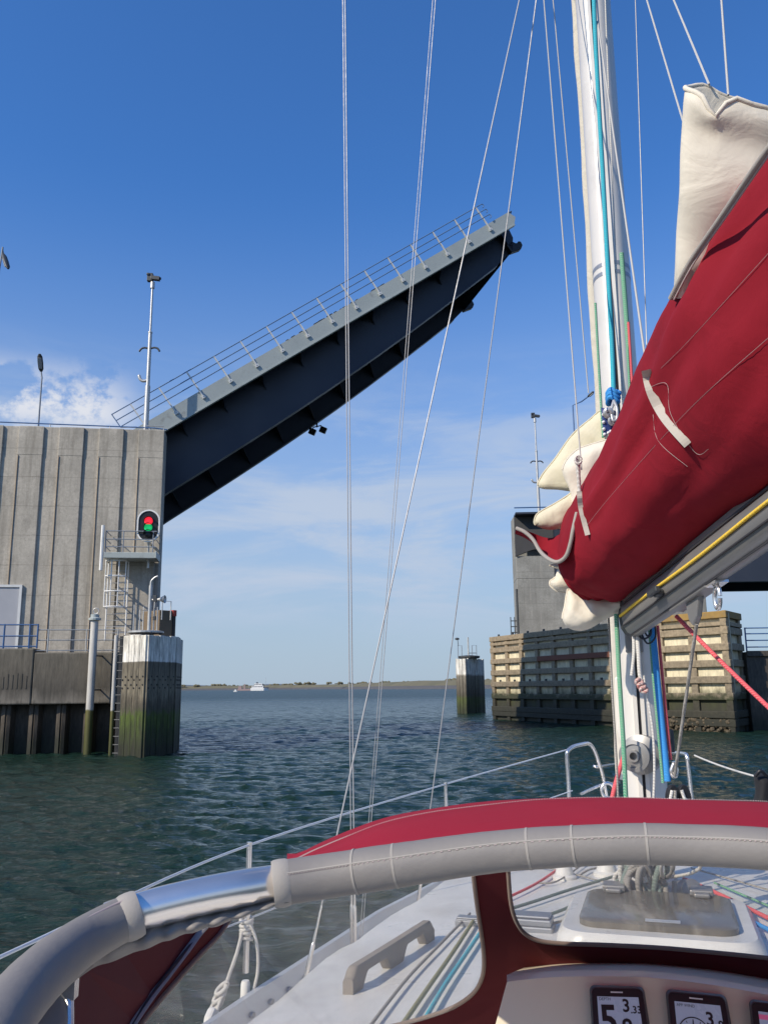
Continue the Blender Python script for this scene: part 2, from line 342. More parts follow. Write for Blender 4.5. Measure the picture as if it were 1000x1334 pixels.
def tag(o, label, cat, group=None, kind=None):
    if label: o['label'] = label
    if cat: o['category'] = cat
    if group: o['group'] = group
    if kind: o['kind'] = kind
    return o
def thing(name, loc, label, cat, group=None):
    o = bpy.data.objects.new(name, None); COL.objects.link(o); o.location = V(loc); o.empty_display_size = .2; WL[o.name] = V(loc)
    return tag(o, label, cat, group)
def spline(pts, n=8, closed=False):     # Catmull-Rom through points of any size
    pts = [V(p) for p in pts]; k = len(pts); out = []
    for i in range(k if closed else k-1):
        g = lambda j: pts[j % k] if closed else pts[max(0, min(k-1, j))]
        p0, p1, p2, p3 = g(i-1), g(i), g(i+1), g(i+2)
        for q in range(n):
            t = q/n; out.append(.5*((2*p1)+(p2-p0)*t+(2*p0-5*p1+4*p2-p3)*t*t+(3*p1-p0-3*p2+p3)*t*t*t))
    if not closed: out.append(pts[-1])
    return out
def px3(pts): return [P(*p) for p in pts]
def sag(p, q, s=.0, n=10):
    p, q = V(p), V(q); return [p.lerp(q, i/n) - V((0,0,4*s*(i/n)*(1-i/n))) for i in range(n+1)]
def inflate(mb, outl, Y, thick, step=6, wob=.0, wscale=8, smooth=True, edge=30., flatback=.6):
    """soft body: an outline given at its real distance, filled out to a rounded, wrinkled volume"""
    pts = [tuple(p) for p in (spline([V((a,b)) for a, b in outl], 5, True) if smooth else outl)]
    Yf = Y if callable(Y) else (lambda a, b: Y)
    n = len(pts); xs = [p[0] for p in pts]; ys = [p[1] for p in pts]
    def inside(x, y):
        c = False; j = n-1
        for i in range(n):
            if (ys[i] > y) != (ys[j] > y) and x < (xs[j]-xs[i])*(y-ys[i])/(ys[j]-ys[i])+xs[i]: c = not c
            j = i
        return c
    A = np.array(pts); B = np.roll(A, -1, 0)
    def dist(x, y):
        p = np.array((x, y)); ab = B-A; t = np.clip(((p-A)*ab).sum(1)/((ab**2).sum(1)+1e-9), 0, 1)
        return float(np.sqrt((((A+ab*t[:, None])-p)**2).sum(1)).min())
    co = [V(p) for p in pts]; ins = []
    y = min(ys)
    r = 0
    while y < max(ys):
        x = min(xs) + (step/2 if r % 2 else 0)
        while x < max(xs):
            if inside(x, y) and dist(x, y) > step*.45: ins.append((x, y))
            x += step
        y += step*.87; r += 1
    co += [V(p) for p in ins]
    vv, _, ff, *_ = delaunay_2d_cdt(co, [(i, (i+1) % n) for i in range(n)], [], 1, 1e-4)
    front, back = [], []
    for p in vv:
        d = dist(p.x, p.y); Y0 = Yf(p.x, p.y); q = P(p.x, p.y, Y0); u = (q-EYEV).normalized()
        h = math.sqrt(max(0, 1-(1-min(1, d/edge))**2))
        k_ = min(1, d/edge*2); q3 = V((q.x*.9+q.z*.5, q.y, q.z*.45-q.x*.3)); wv = k_*wob*(.8*mnoise.noise(q*wscale*.6)+1.3*(.3-abs(mnoise.noise(q3*wscale*.9)))+.35*(.3-abs(mnoise.noise(q3*wscale*2.3+V((3,1,2))))))
        front.append(q-u*(thick*.5*h+wv)); back.append(q+u*(thick*flatback*h*.8+.001))
    nn = len(front); fs = []
    edges = {}
    for f in ff:
        f = list(f); fs.append(tuple(f)); fs.append(tuple(i+nn for i in reversed(f)))
        for a, b in zip(f, f[1:]+f[:1]): edges[(a, b)] = 1
    for (a, b) in list(edges):
        if (b, a) not in edges: fs.append((b, a, a+nn, b+nn))
    mb.add(front+back, fs); return mb
M['ruststrip'] = pm('rust_stained_concrete', (.36,.27,.19), .9, 0, .3, 3)
M['dgrey'] = pm('dark_grey_concrete', (.055,.055,.058), .85, 0, .35, 1.2, bmp=.3)  # near-black grey for the plate at the top of the far pier
# ------------------------------------------------------------------ water, shore
def make_water():
    rr = np.concatenate([np.concatenate([np.geomspace(1.2, 5, 60), np.geomspace(5.05, 70, 560), np.geomspace(71, 160, 90)]), np.geomspace(166, 9000, 40)])
    an = np.concatenate([np.radians(np.linspace(-34, 34, 620)), np.radians(np.linspace(34.5, 325.5, 150))])
    Rr, A = np.meshgrid(rr, an, indexing='ij'); X = Rr*np.sin(A); Y = Rr*np.cos(A); Z = np.zeros_like(X)
    rng = np.random.RandomState(3)
    for i in range(60):
        lam = .17*(10**(rng.rand()*.95)); k = 2*np.pi/lam; th = R(84)+rng.randn()*.42
        amp = .0062*lam**.8*rng.uniform(.5, 1.2)
        ph = rng.rand()*6.28; fade = np.clip(lam*14/np.maximum(Rr*.16, .5), 0, 1)*np.clip((400-Rr)/250, 0, 1)
        s = np.sin(k*(X*np.cos(th)+Y*np.sin(th))+ph+.6*np.sin(X*.5+i)+.5*np.sin(Y*.37+2*i))
        Z += amp*fade*(s+.25*s*np.abs(s))
    nr, na = X.shape
    vs = np.stack([X, Y, Z], -1).reshape(-1, 3)
    i, j = np.meshgrid(np.arange(nr-1), np.arange(na), indexing='ij'); j2 = (j+1) % na
    q = np.stack([i*na+j, i*na+j2, (i+1)*na+j2, (i+1)*na+j], -1).reshape(-1, 4)
    me = bpy.data.meshes.new('water'); me.from_pydata(vs.tolist(), [], q[:, ::-1].tolist()); me.materials.append(M['water'])
    me.polygons.foreach_set('use_smooth', [True]*len(me.polygons))
    o = bpy.data.objects.new('water', me); COL.objects.link(o); tag(o, None, None, kind='structure')
make_water()
def seabed():
    b = MB(); n = 48; b.add([(9000*math.cos(2*math.pi*i/n), 9000*math.sin(2*math.pi*i/n), -6) for i in range(n)], [tuple(range(n))])
    tag(b.build('seabed', 'dstone'), None, None, kind='structure')
seabed()
def shore():
    # a low dike curving round the bay: stone foot, grassy slope
    pts = [(-1500, 2100), (-700, 1650), (-300, 1500), (-120, 1400), (-20, 1050), (20, 900), (80, 800), (180, 740), (330, 690), (600, 640), (1100, 600)]
    c = spline([V((x, y, 0)) for x, y in pts], 10)
    for nm, prof, mt in (('shore', [(-6, 2.6), (12, 6.6), (16, 6.7), (40, 2)], 'grass'), ('shore_stones', [(-12, -1), (-6, 2.65), (-4, 2.7), (10, -1)], 'dstone')):
        b = MB(); rings = []
        for i, p in enumerate(c):
            t = (c[min(i+1, len(c)-1)]-c[max(0, i-1)]).normalized(); nn = V((-t.y, t.x, 0))
            sc = 1.1 + .15*max(0, min(1, (1300-p.y)/500))
            rings.append([p+nn*d+V((0, 0, z*sc+(.5*mnoise.noise(p*.02) if d > 0 and z > 3 else 0))) for d, z in prof])
        b.loft(rings, False, False); tag(b.build(nm, mt, smooth=True), None, None, kind='structure')
    b = MB(); rings = []
    for i in range(40):
        x = -2600+i*70; h = 17+7*mnoise.noise(V((x*.004, 3, 0)))+4*mnoise.noise(V((x*.013, 7, 0)))
        h *= max(.05, min(1, (40-x)/500)) if x > -460 else 1
        rings.append([V((x, 3600, -2)), V((x, 3640, h)), V((x, 3750, h*.9)), V((x, 3800, -2))])
    b.loft(rings, False, False); tag(b.build('hills', 'hill', smooth=True), None, None, kind='structure')
shore()
def bush_line():
    b = MB()
    for x, y, s in ((470, 8, 1), (0, 0, 0)):
        pass
    rnd = random.Random(5)
    for i in range(150):
        x = rnd.uniform(-420, 300); 
        y = 1500 if x < -120 else (820+rnd.uniform(-20, 60) if x > 60 else 1150)
        h = rnd.uniform(.8, 3.0); c = V((x, y+18, 7.2))
        for k in range(5):
            a = rnd.uniform(0, 6.28); o = c+V((math.cos(a)*h*1.2, math.sin(a)*h, rnd.uniform(0, h*.6)))
            b.lathe(o, (rnd.uniform(-.3,.3), 0, 1), [(0, -h*.5), (h*.7, -h*.2), (h*.8, h*.2), (h*.3, h*.6), (0, h*.7)], 7)
    tag(b.build('undergrowth', 'grass', smooth=True), 'low scrub growing along the top of the distant dike', 'scrub', kind='stuff')
bush_line()
def ferry():
    c = PZ(338, 898.2, 0); c = V((c.x*900/c.y, 900, 0))
    t = thing('ferry', c, 'white passenger ship with a dark hull end far off beside the dike', 'ship')
    F = lambda a, d, z: c+V((a, d, z))
    b = MB(); hull = [(-9, -3), (-9, 3), (5, 3), (9.5, 0), (5, -3)]
    b.loft([[F(x*.94, y, -.5) for x, y in hull], [F(x, y, 2.6) for x, y in hull]]); b.build('hull', 'shipwhite', t)
    b = MB(); b.frame(F, 3, 9.2, -1.6, 1.6, 2.6, 3.5); b.build('bow_deck', 'shipdark', t)
    b = MB(); b.frame(F, -7.5, 4, -2.6, 2.6, 2.6, 5.0); b.frame(F, -5, 3, -2.2, 2.2, 5, 7.2); s = b.build('superstructure', 'shipwhite', t)
    for k in range(7):
        b = MB(); b.frame(F, -7+k*1.5, -6+k*1.5, -2.66, -2.6, 3.5, 4.4); b.build('window', 'shipdark', s)
    for k in range(5):
        b = MB(); b.frame(F, -4.6+k*1.5, -3.7+k*1.5, -2.26, -2.2, 5.6, 6.6); b.build('window', 'shipdark', s)
    b = MB(); b.frame(F, -3.4, -1.6, -.8, .8, 7.2, 8.6); b.build('funnel', 'shipdark', t)
    for a, z0, z in ((6.5, 2.6, 14), (1, 7, 9.5)):
        b = MB(); b.tube([F(a, 0, z0), F(a, 0, z)], .10, 6); b.build('mast', 'galv', t)
    c2 = V((PZ(319, 898, 0).x/PZ(319, 898, 0).y*960, 960, 0)); G = lambda a, d, z: c2+V((a, d, z))
    t = thing('barge', c2, 'low reddish barge lying left of the white passenger ship', 'barge')
    b = MB(); hl = [(-8, -2), (-8, 2), (8, 2), (10, 0), (8, -2)]; b.loft([[G(x, y, -.4) for x, y in hl], [G(x, y, 1.8) for x, y in hl]]); b.build('hull', 'shippink', t)
    b = MB(); b.frame(G, -7, -3.5, -1.5, 1.5, 1.8, 5); b.frame(G, -1, .4, -1, 1, 1.8, 7); b.build('cabin', 'shippink', t)
    for a, z in ((-2, 9), (4, 6)):
        b = MB(); b.tube([G(a, 0, 1.8), G(a, 0, z)], .12, 5); b.build('mast', 'galv', t)
    c3 = V((PZ(307, 899, 0).x/PZ(307, 899, 0).y*640, 640, 0)); G3 = lambda a, d, z: c3+V((a, d, z))
    t = thing('motorboat', c3, 'tiny pale motorboat on the water left of the barge', 'boat')
    b = MB(); hl = [(-1.6, -.7), (-1.6, .7), (1, .7), (1.9, 0), (1, -.7)]; b.loft([[G3(x*.9, y*.8, -.2) for x, y in hl], [G3(x, y, .8) for x, y in hl]]); b.build('hull', 'shipwhite', t)
    b = MB(); b.frame(G3, -.7, .5, -.5, .5, .8, 1.6); b.build('cabin', 'shipwhite', t)
ferry()
# ------------------------------------------------------------------ left bridge pier
C0 = P(208.5, 700, 36.0); C0.z = 0
wl = V((-math.cos(R(8)), -math.sin(R(8)), 0)); wn = V((math.sin(R(8)), -math.cos(R(8)), 0))
W = lambda a, d, z: C0 + wl*a + wn*d + V((0, 0, z))
ZT = P(213, 560, 36.0).z
def wz(py, px=180, Y=36): return P(px, py, Y).z
def solveA(px, py, d=0.):               # distance along the wall seen at that pixel
    lo, hi = -5., 30.
    r = ray(px, py)
    o = C0 + wn*d; n = wn
    t = (o-EYEV).dot(n)/r.dot(n); q = EYEV + r*t
    return (q-C0).dot(wl), q.z
def left_pier():
    t = thing('bridge_pier', W(4, 0, 0), 'weathered concrete bridge pier with raised vertical ribs, carrying the signal light', 'bridge pier')
    zb = 3.4
    b = MB()
    b.frame(W, 0, 16, -1.0, -.08, zb, ZT)
    for k in range(-1, 10):            # raised ribs cast their own narrow shade into the recesses
        a0, a1 = (0, 1.07) if k < 0 else (1.72+1.65*k, 2.72+1.65*k)
        b.frame(W, a0, a1, -.082, 0, zb, ZT)
        b.frame(W, a0+.0 if k < 0 else a0-.012, a1+.012, -.08, .010, ZT-1.28, ZT-.02)
    b.frame(W, 2.2, 16, -10.2, -9.3, zb, ZT)
    b.frame(W, 15, 16, -9.3, -1.0, zb, ZT)
    b.frame(W, 2.2, 15, -9.3, -1.0, zb, zb+1.2)
    b.build('wall', 'conc', t, bev=.02)
    b = MB()                           # thin pipes/water bars down the rib edges
    for k in range(-1, 9):
        a = .0 + (1.05 if k < 0 else 2.70+1.65*k) - .98
        b.tube([W(a+.97, .02, zb), W(a+.97, .02, ZT-1.3)], .018, 6)
    b.build('rust_stained_strip', 'ruststrip', t)
    a0, z0 = solveA(24, 845); a1, z1 = solveA(24, 762)
    b = MB(); b.frame(W, a0+.1, a0+1.7, .0, .045, 3.95, z1-.1); dr = b.build('door', 'door', t, bev=.01)
    b = MB(); b.frame(W, a0, a0+.1, 0, .09, 3.95, z1); b.frame(W, a0+1.7, a0+1.8, 0, .09, 3.95, z1); b.frame(W, a0+.1, a0+1.7, 0, .09, z1-.1, z1); b.build('door_frame', 'railpost', dr)
    # foot below the signal platform
    zf = wz(722)
    b = MB(); b.frame(W, .16, 1.6, 0, .16, 3.4, zf-.35); b.build('pier_foot', 'conc', t, bev=.02)
left_pier()
def parapet_rail():
    t = thing('parapet_rail', W(3, -.4, ZT), 'thin blue handrail along the top edge of the left pier', 'railing')
    b = MB(); b.tube([W(-.05, -.5, ZT+.16), W(.5, -.5, ZT+.22), W(14, -.5, ZT+.34)], .028, 6); b.build('top_rail', 'railblue', t)
    for a in (.1, 2.4, 4.9, 7.4, 9.9):
        b = MB(); b.tube([W(a, -.5, ZT-.02), W(a, -.5, ZT+.19+a*.012)], .022, 6); b.build('post', 'railpost', t)
    b = MB(); b.tube([W(.05, -.15, ZT), W(.05, -.15, ZT+.2), W(.85, -.15, ZT+.2), W(.85, -.15, ZT)], .02, 6); b.build('corner_rail', 'galv', t)
parapet_rail()
def street_lamp(base, top, headpts, label, mt='railgrey', r=.06, hs=(.16, .07), name='street_lamp'):
    t = thing(name, base, label, 'street lamp')
    b = MB(); path = [V(base), V(top)] + [V(p) for p in headpts[:-1]]
    b.tube(path, [r]+[r*.7]*(len(path)-1), 8); b.build('pole', mt, t, smooth=True)
    p, q = V(headpts[-2]), V(headpts[-1]); d = (q-p)
    b = MB(); x = d.normalized().cross(V((0,0,1))).normalized(); 
    rings = []
    for s, k in ((0, .45), (.15, .9), (.5, 1), (.85, .9), (1, .4)):
        c = p+d*s; y = x.cross(d.normalized())
        rings.append([c+x*(hs[0]*k*math.cos(a))+y*(hs[1]*k*math.sin(a)) for a in [2*math.pi*i/12 for i in range(12)]])
    b.loft(rings); h = b.build('lamp_head', 'dsteel', t, smooth=True)
    y = x.cross(d.normalized()); y = y if y.z < 0 else -y
    b = MB(); b.box(p+d*.5+y*(hs[1]*.95), d*.3, x*hs[0]*.6, y*.02); b.build('lamp_glass', 'lampglass', h)
    return t
def at(px, py, Y): return P(px, py, Y)
def column(px, pyb, pyt, Y):            # foot and head of a plumb pole
    a = P(px, pyb, Y); return a, V((a.x, a.y, P(px, pyt, Y).z))
a, b_ = column(49.5, 566, 492, 44)
street_lamp(V((a.x, a.y, ZT-.5)), b_, [P(54, 484, 44), P(52, 461, 43.4)], 'single-headed street lamp in front of the white cloud over the pier wall', hs=(.15, .09))
a, b_ = column(-19, 566, 352, 41)
street_lamp(V((a.x, a.y, ZT-.5)), b_, [P(4, 322, 41), P(5, 331, 41), P(11, 350, 40.6)], 'tall street lamp cut by the left picture edge with drooping lantern', hs=(.15, .10))
def camera_pole(base, h, label, name='camera_pole', s=1., sun=1):
    t = thing(name, base, label, 'camera pole')
    B = V(base); z = lambda k: B+V((0, 0, h*k))
    b = MB(); b.tube([z(0), z(.30)], .115*s, 10); b.tube([z(.30), z(.64)], .085*s, 10); b.tube([z(.64), z(.93)], .052*s, 10); b.tube([z(.93), z(.97)], .10*s, 10)
    b.lathe(z(.64), (0,0,1), [(.085*s,-.03), (.10*s, -.02), (.10*s,.03), (.06*s,.06)], 10); b.lathe(z(0), (0,0,1), [(.2*s, 0), (.2*s, .03), (.12*s, .05)], 10)
    b.build('pole', 'galv', t, smooth=True)
    for k, dx, hook in ((.535, 1, 0), (.535, -1, 0), (.335, -1, 1)):
        b = MB(); p = z(k)
        if hook: b.tube(spline([p, p+V((-.22*s, 0, -.03)), p+V((-.36*s, 0, .08)), p+V((-.42*s, 0, .26))], 5), [.07*s]*15+[.05*s], 8)
        else: b.tube(spline([p, p+V((dx*.2*s, 0, .06)), p+V((dx*.36*s, 0, .02)), p+V((dx*.46*s, 0, -.12))], 5), .045*s, 8)
        b.build('horn' if hook else 'arm', 'galv' if hook else 'dsteel', t, smooth=True)
    b = MB(); p = z(.985)
    b.box(p+V((-.12*s, 0, .12)), (.13*s, 0, 0), (0, .1, 0), (0, 0, .19*s)); b.box(p+V((.14*s, -.06, .05)), (.20*s, 0, -.03), (0, .10, 0), (0.01, 0, .09*s)); b.box(p+V((-.2*s, -.1, .25)), (.06*s, 0, 0), (0, .05, 0), (0, 0, .05*s))
    c = b.build('camera', 'dsteel', t, bev=.015)
    b = MB(); b.lathe(p+V((.34*s, -.06, .04)), (1, -.2, -.1), [(.06, 0), (.065, .04), (.05, .05)], 10); b.build('lens', 'black', c)
    return t
a, b_ = column(190, 560, 362, 36.6)
camera_pole(V((a.x, a.y, ZT)), b_.z-ZT, 'galvanised pole with camera and horns on the left pier corner')
def signal():
    a0, z0 = solveA(193.5, 685, 1.12); c = W(a0, 1.12, z0)
    ax = -wl; t = thing('traffic_signal', W(a0, .4, z0-.9), 'oval shipping signal with red and green lamps lit on the pier platform', 'signal light')
    def stadium(hw, hh, d, n=12):
        out = []
        for sgn in (1, -1):
            for i in range(n+1):
                an = math.pi*i/n if sgn > 0 else math.pi+math.pi*i/n
                out.append(c+ax*(hw*math.cos(an))+V((0, 0, sgn*(hh-hw)+hw*math.sin(an)))+wn*d)
        return out
    b = MB(); b.loft([stadium(.44, .66, -.22), stadium(.46, .68, -.05), stadium(.46, .68, .03), stadium(.40, .62, .03), stadium(.40, .62, -.02)]); b.build('rim', 'white', t, smooth=True)
    b = MB(); b.loft([stadium(.40, .62, -.05), stadium(.40, .62, -.005)]); b.build('backing_panel', 'black', t)
    for dz, mt, nm in ((.20, 'redlamp', 'red_lamp'), (-.07, 'greenlamp', 'green_lamp'), (-.36, 'black', 'unlit_lamp')):
        b = MB(); b.lathe(c+V((0, 0, dz))+wn*-.004, wn, [(.165, 0), (.165, .03), (.12, .06), (.0, .075)], 20); l = b.build(nm, mt, t, smooth=True)
        b = MB(); rings = []
        for dd in (.0, .16):
            rings.append([c+V((0, 0, dz))+wn*dd+ax*(.19*math.cos(x))+V((0, 0, .19*math.sin(x))) for x in [math.pi*i/10 for i in range(11)]]+[c+V((0, 0, dz))+wn*dd+ax*(.18*math.cos(x))+V((0, 0, .18*math.sin(x))) for x in [math.pi*(10-i)/10 for i in range(11)]])
        b.loft(rings); b.build('visor', 'black', l)
    b = MB(); b.tube([W(a0, .9, z0-.62), W(a0, .7, z0-1.5), W(a0, .7, z0-1.7)], .05, 8); b.tube([W(a0, .9, z0-.62), W(a0, .0, z0-.62)], .05, 8); b.build('bracket', 'galv', t)
signal()
def platform():
    zf = solveA(180, 719.5, 1.25)[1]
    t = thing('signal_platform', W(1.1, .6, zf-.4), 'grey steel balcony with railings below the oval shipping signal', 'platform')
    b = MB(); b.frame(W, .02, 2.05, .165, 1.25, zf-.24, zf); b.frame(W, -.05, .02, .1, 1.3, zf-.24, zf+.05); b.build('deck', 'fascia', t, bev=.02)
    for k, dz in enumerate((.23, .54, .88)):
        b = MB(); b.tube([W(0, 0.01, zf+dz), W(0, 1.2, zf+dz), W(2.0, 1.2, zf+dz), W(2.0, .05, zf+dz)], .022, 6); b.build('rail', 'railgrey', t)
    for a in (.12, 1.3, 2.0):
        b = MB(); b.tube([W(a, 1.2, zf-.1), W(a, 1.2, zf+.89)], .022, 6); b.build('post', 'railgrey', t)
    b = MB(); b.tube([W(2.13, 1.22, zf-.75), W(2.13, 1.22, zf+1.1)], .07, 8); b.build('white_standpipe', 'white', t)
platform()
def caged_ladder():
    zt = solveA(160, 729, .9)[1]; zb = 4.55
    t = thing('caged_ladder', W(1.55, .5, zb), 'pale caged ladder hanging under the signal platform', 'ladder')
    for a in (1.18, 1.98):
        b = MB(); b.tube([W(a, .30, zb-.2), W(a, .30, zt)], .03, 6); b.build('stringer', 'white', t)
    for a, d in ((1.20, .85), (1.45, 1.02), (1.74, 1.02), (2.0, .85)):
        b = MB(); b.tube([W(a, d, zb+1.15), W(a, d, zt)], .024, 6); b.build('cage_bar', 'white', t)
    for k in range(4):
        z = zb+1.15+(zt-zb-1.2)*k/3
        b = MB(); b.tube(spline([W(1.17, .32, z), W(1.2, .85, z), W(1.45, 1.03, z), W(1.74, 1.03, z), W(2.0, .85, z), W(2.0, .32, z)], 4), .026, 6); b.build('hoop', 'white', t)
    n = 12
    for k in range(n):
        z = zb+(zt-zb)*(k+.5)/n; b = MB(); b.tube([W(1.18, .30, z), W(1.98, .30, z)], .016, 6); b.build('rung', 'galv', t)
caged_ladder()
def fender_pile():
    A = [PZ(156, 979, 0), PZ(190, 981, 0), PZ(231, 979, 0)]
    p0 = V((P(153.5, 979, 32.8).x, 32.8, 0)); p1 = V((P(186, 980, 32).x, 32.0, 0)); p2 = V((P(226, 980, 33.9).x, 33.9, 0))
    p3 = p2+V((-.3, 2.2, 0)); p4 = p0+V((.3, 2.0, 0))
    zt = P(190, 826, 32).z
    t = thing('fender_pile', (p0+p2)/2, 'big timber fender pile with white painted top and green weed below', 'fender pile')
    b = MB(); ins = lambda p: p + ((p0+p1+p2+p3+p4)/5-p)*.07
    poly = [ins(p) for p in (p0, p1, p2, p3, p4)]
    b.prism([V((p.x, p.y, -2)) for p in poly], (0, 0, zt+1.95)); b.build('core', 'dsteel', t)
    def planks(a, c, n, off0, off1, nm):
        b = MB(); d = c-a; L = d.length; d.normalize(); nn = V((d.y, -d.x, 0))
        wdt = (L-off0-off1)/n
        for k in range(n):
            s0 = off0+k*wdt+.006; s1 = off0+(k+1)*wdt-.006; dz = random.uniform(-.03, .03); dn = random.uniform(-.010, .010)
            f = lambda s, q, z: a+d*s+nn*q+V((0, 0, z))
            b.frame(f, s0, s1, -.10, .0+dn, -2, zt+dz)
        b.build(nm, 'pile', t, bev=.02)
        b = MB()
        for zz in (2.45, 2.75):
            for k in range(n*2):
                s = off0+(k+.5)*wdt/2
                q = a+d*s+nn*.0+V((0, 0, zz+(.12 if k % 2 else 0)))
                b.lathe(q, nn, [(.035, -.01), (.035, .014), (.0, .02)], 8)
        b.build('bolt', 'black', t)
    planks(p0, p1, 4, .0, .09, 'plank_face'); planks(p1, p2, 5, .09, .1, 'plank_face')
    planks(p2, p3, 5, .03, .0, 'plank_face')
    # ladder on the left of the pile
    t2 = thing('pile_ladder', p0+V((-.2, 0, 0)), 'dark rung ladder with pale side rails beside the white topped pile', 'ladder')
    q0 = P(144, 980, 32.9); q1 = P(153, 980, 32.85)
    for q, r, mt in ((q0, .075, 'pipe'), (q1+V((.05,0,0)), .035, 'dsteel')):
        b = MB(); b.tube([V((q.x, q.y, -1)), V((q.x, q.y, zt+.02))], r, 8); b.build('stringer', mt, t2, smooth=True)
    for k in range(15):
        z = .1+k*.30; b = MB(); b.tube([V((q0.x, q0.y, z)), V((q1.x+.05, q1.y, z))], .02, 6); b.build('rung', 'dsteel', t2)
    b = MB(); b.hexa([V((q0.x+.05, q0.y+.3, -1)), V((q1.x+.1, q1.y+.2, -1)), V((q1.x+.1, q1.y+.35, -1)), V((q0.x+.05, q0.y+.45, -1)), V((q0.x+.05, q0.y+.3, zt)), V((q1.x+.1, q1.y+.2, zt)), V((q1.x+.1, q1.y+.35, zt)), V((q0.x+.05, q0.y+.45, zt))]); b.build('backing_board', 'black', t2)
    # things standing on the pile
    c = P(190, 822, 33.2); c.z = zt+.14
    t3 = thing('pile_platform', c, 'round steel platform with hoops and post on the timber pile', 'platform')
    b = MB(); b.lathe(c, (0, 0, 1), [(.62, -.05), (.68, -.03), (.68, .03), (.6, .05)], 24); b.lathe(c, (0,0,1), [(.2,-.2),(.3,-.05)], 12); b.build('disc', 'galv', t3)
    b = MB(); top = P(193, 763, 33.2).z; q = c+V((.12, 0, 0)); b.tube([q, V((q.x, q.y, top))], .07, 8); b.tube(spline([V((q.x, q.y, top)), V((q.x+.02, q.y, top+.18)), V((q.x+.16, q.y, top+.32)), V((q.x+.26, q.y, top+.36))], 4), .045, 8); b.build('post', 'galv', t3, smooth=True)
    b = MB(); b.box(q+V((.2, -.05, (top-c.z)*.72)), (.07, 0, 0), (0, .06, 0), (0, 0, .12)); b.box(q+V((.2, 0, (top-c.z)*.3)), (.05, 0, 0), (0, .06, 0), (0, 0, .08)); b.build('switch_box', 'dsteel', t3, bev=.01)
    for dx, hh in ((-.45, 1.0), (-.22, .8), (.45, .9)):
        b = MB(); p = c+V((dx, -.1, .05)); b.tube([p, p+V((0, 0, hh)), p+V((.25*(1 if dx < 0 else -1), .4, hh)), p+V((.25*(1 if dx < 0 else -1), .4, 0))], .022, 6); b.build('hoop', 'galv', t3)
    # lantern and fog horn at the pier edge
    h = P(207, 781, 33.6); t4 = thing('fog_horn', h, 'small grey horn pointing out to the water above the pile', 'horn')
    b = MB(); b.lathe(h, (1, -.15, .02), [(.03, -.3), (.05, 0), (.07, .05), (.13, .2), (.16, .24), (.15, .26), (.02, .2)], 14); b.build('bell', 'galv', t4, smooth=True)
    b = MB(); b.tube([h+V((-.1, 0, 0)), h+V((-.16, .05, -.02)), h+V((-.2, .15, -.9)), V((h.x-.2, h.y+.15, zt))], .03, 8); b.build('bracket', 'galv', t4)
    # brown box with red edge behind
    x0, x1 = P(207, 826, 34.6), P(229, 826, 35.2); zz = P(215, 795, 34.8).z
    t5 = thing('fender_block', x0, 'brown timber block with a red painted edge behind the pile', 'fender block')
    d = V((x1.x-x0.x, x1.y-x0.y, 0)); f = lambda a, q, z: V((x0.x, x0.y, 0))+d*a+V((-d.y, d.x, 0)).normalized()*q+V((0, 0, z))
    b = MB(); b.frame(f, 0, .78, 0, 1.2, 2, zz); b.build('block', 'brown', t5, bev=.03)
    b = MB(); b.frame(f, .78, 1.0, -.03, 1.23, zz-.22, zz+.03); b.build('red_edge', 'redp', t5, bev=.02)
    b = MB(); b.frame(f, .80, .97, 0, 1.2, 2, zz-.22); b.build('dark_post', 'black', t5)
    b = MB(); p = f(.05, -.1, zz-.4); b.tube([p, p+V((0, 0, .75)), p+V((.3, .2, .75)), p+V((.3, .2, 0))], .025, 6); b.build('hoop', 'galv', t5)
fender_pile()
Q0 = P(146, 900, 34.3); Q0.z = 0
QW = lambda a, d, z: Q0 + wl*a + wn*d + V((0, 0, z))
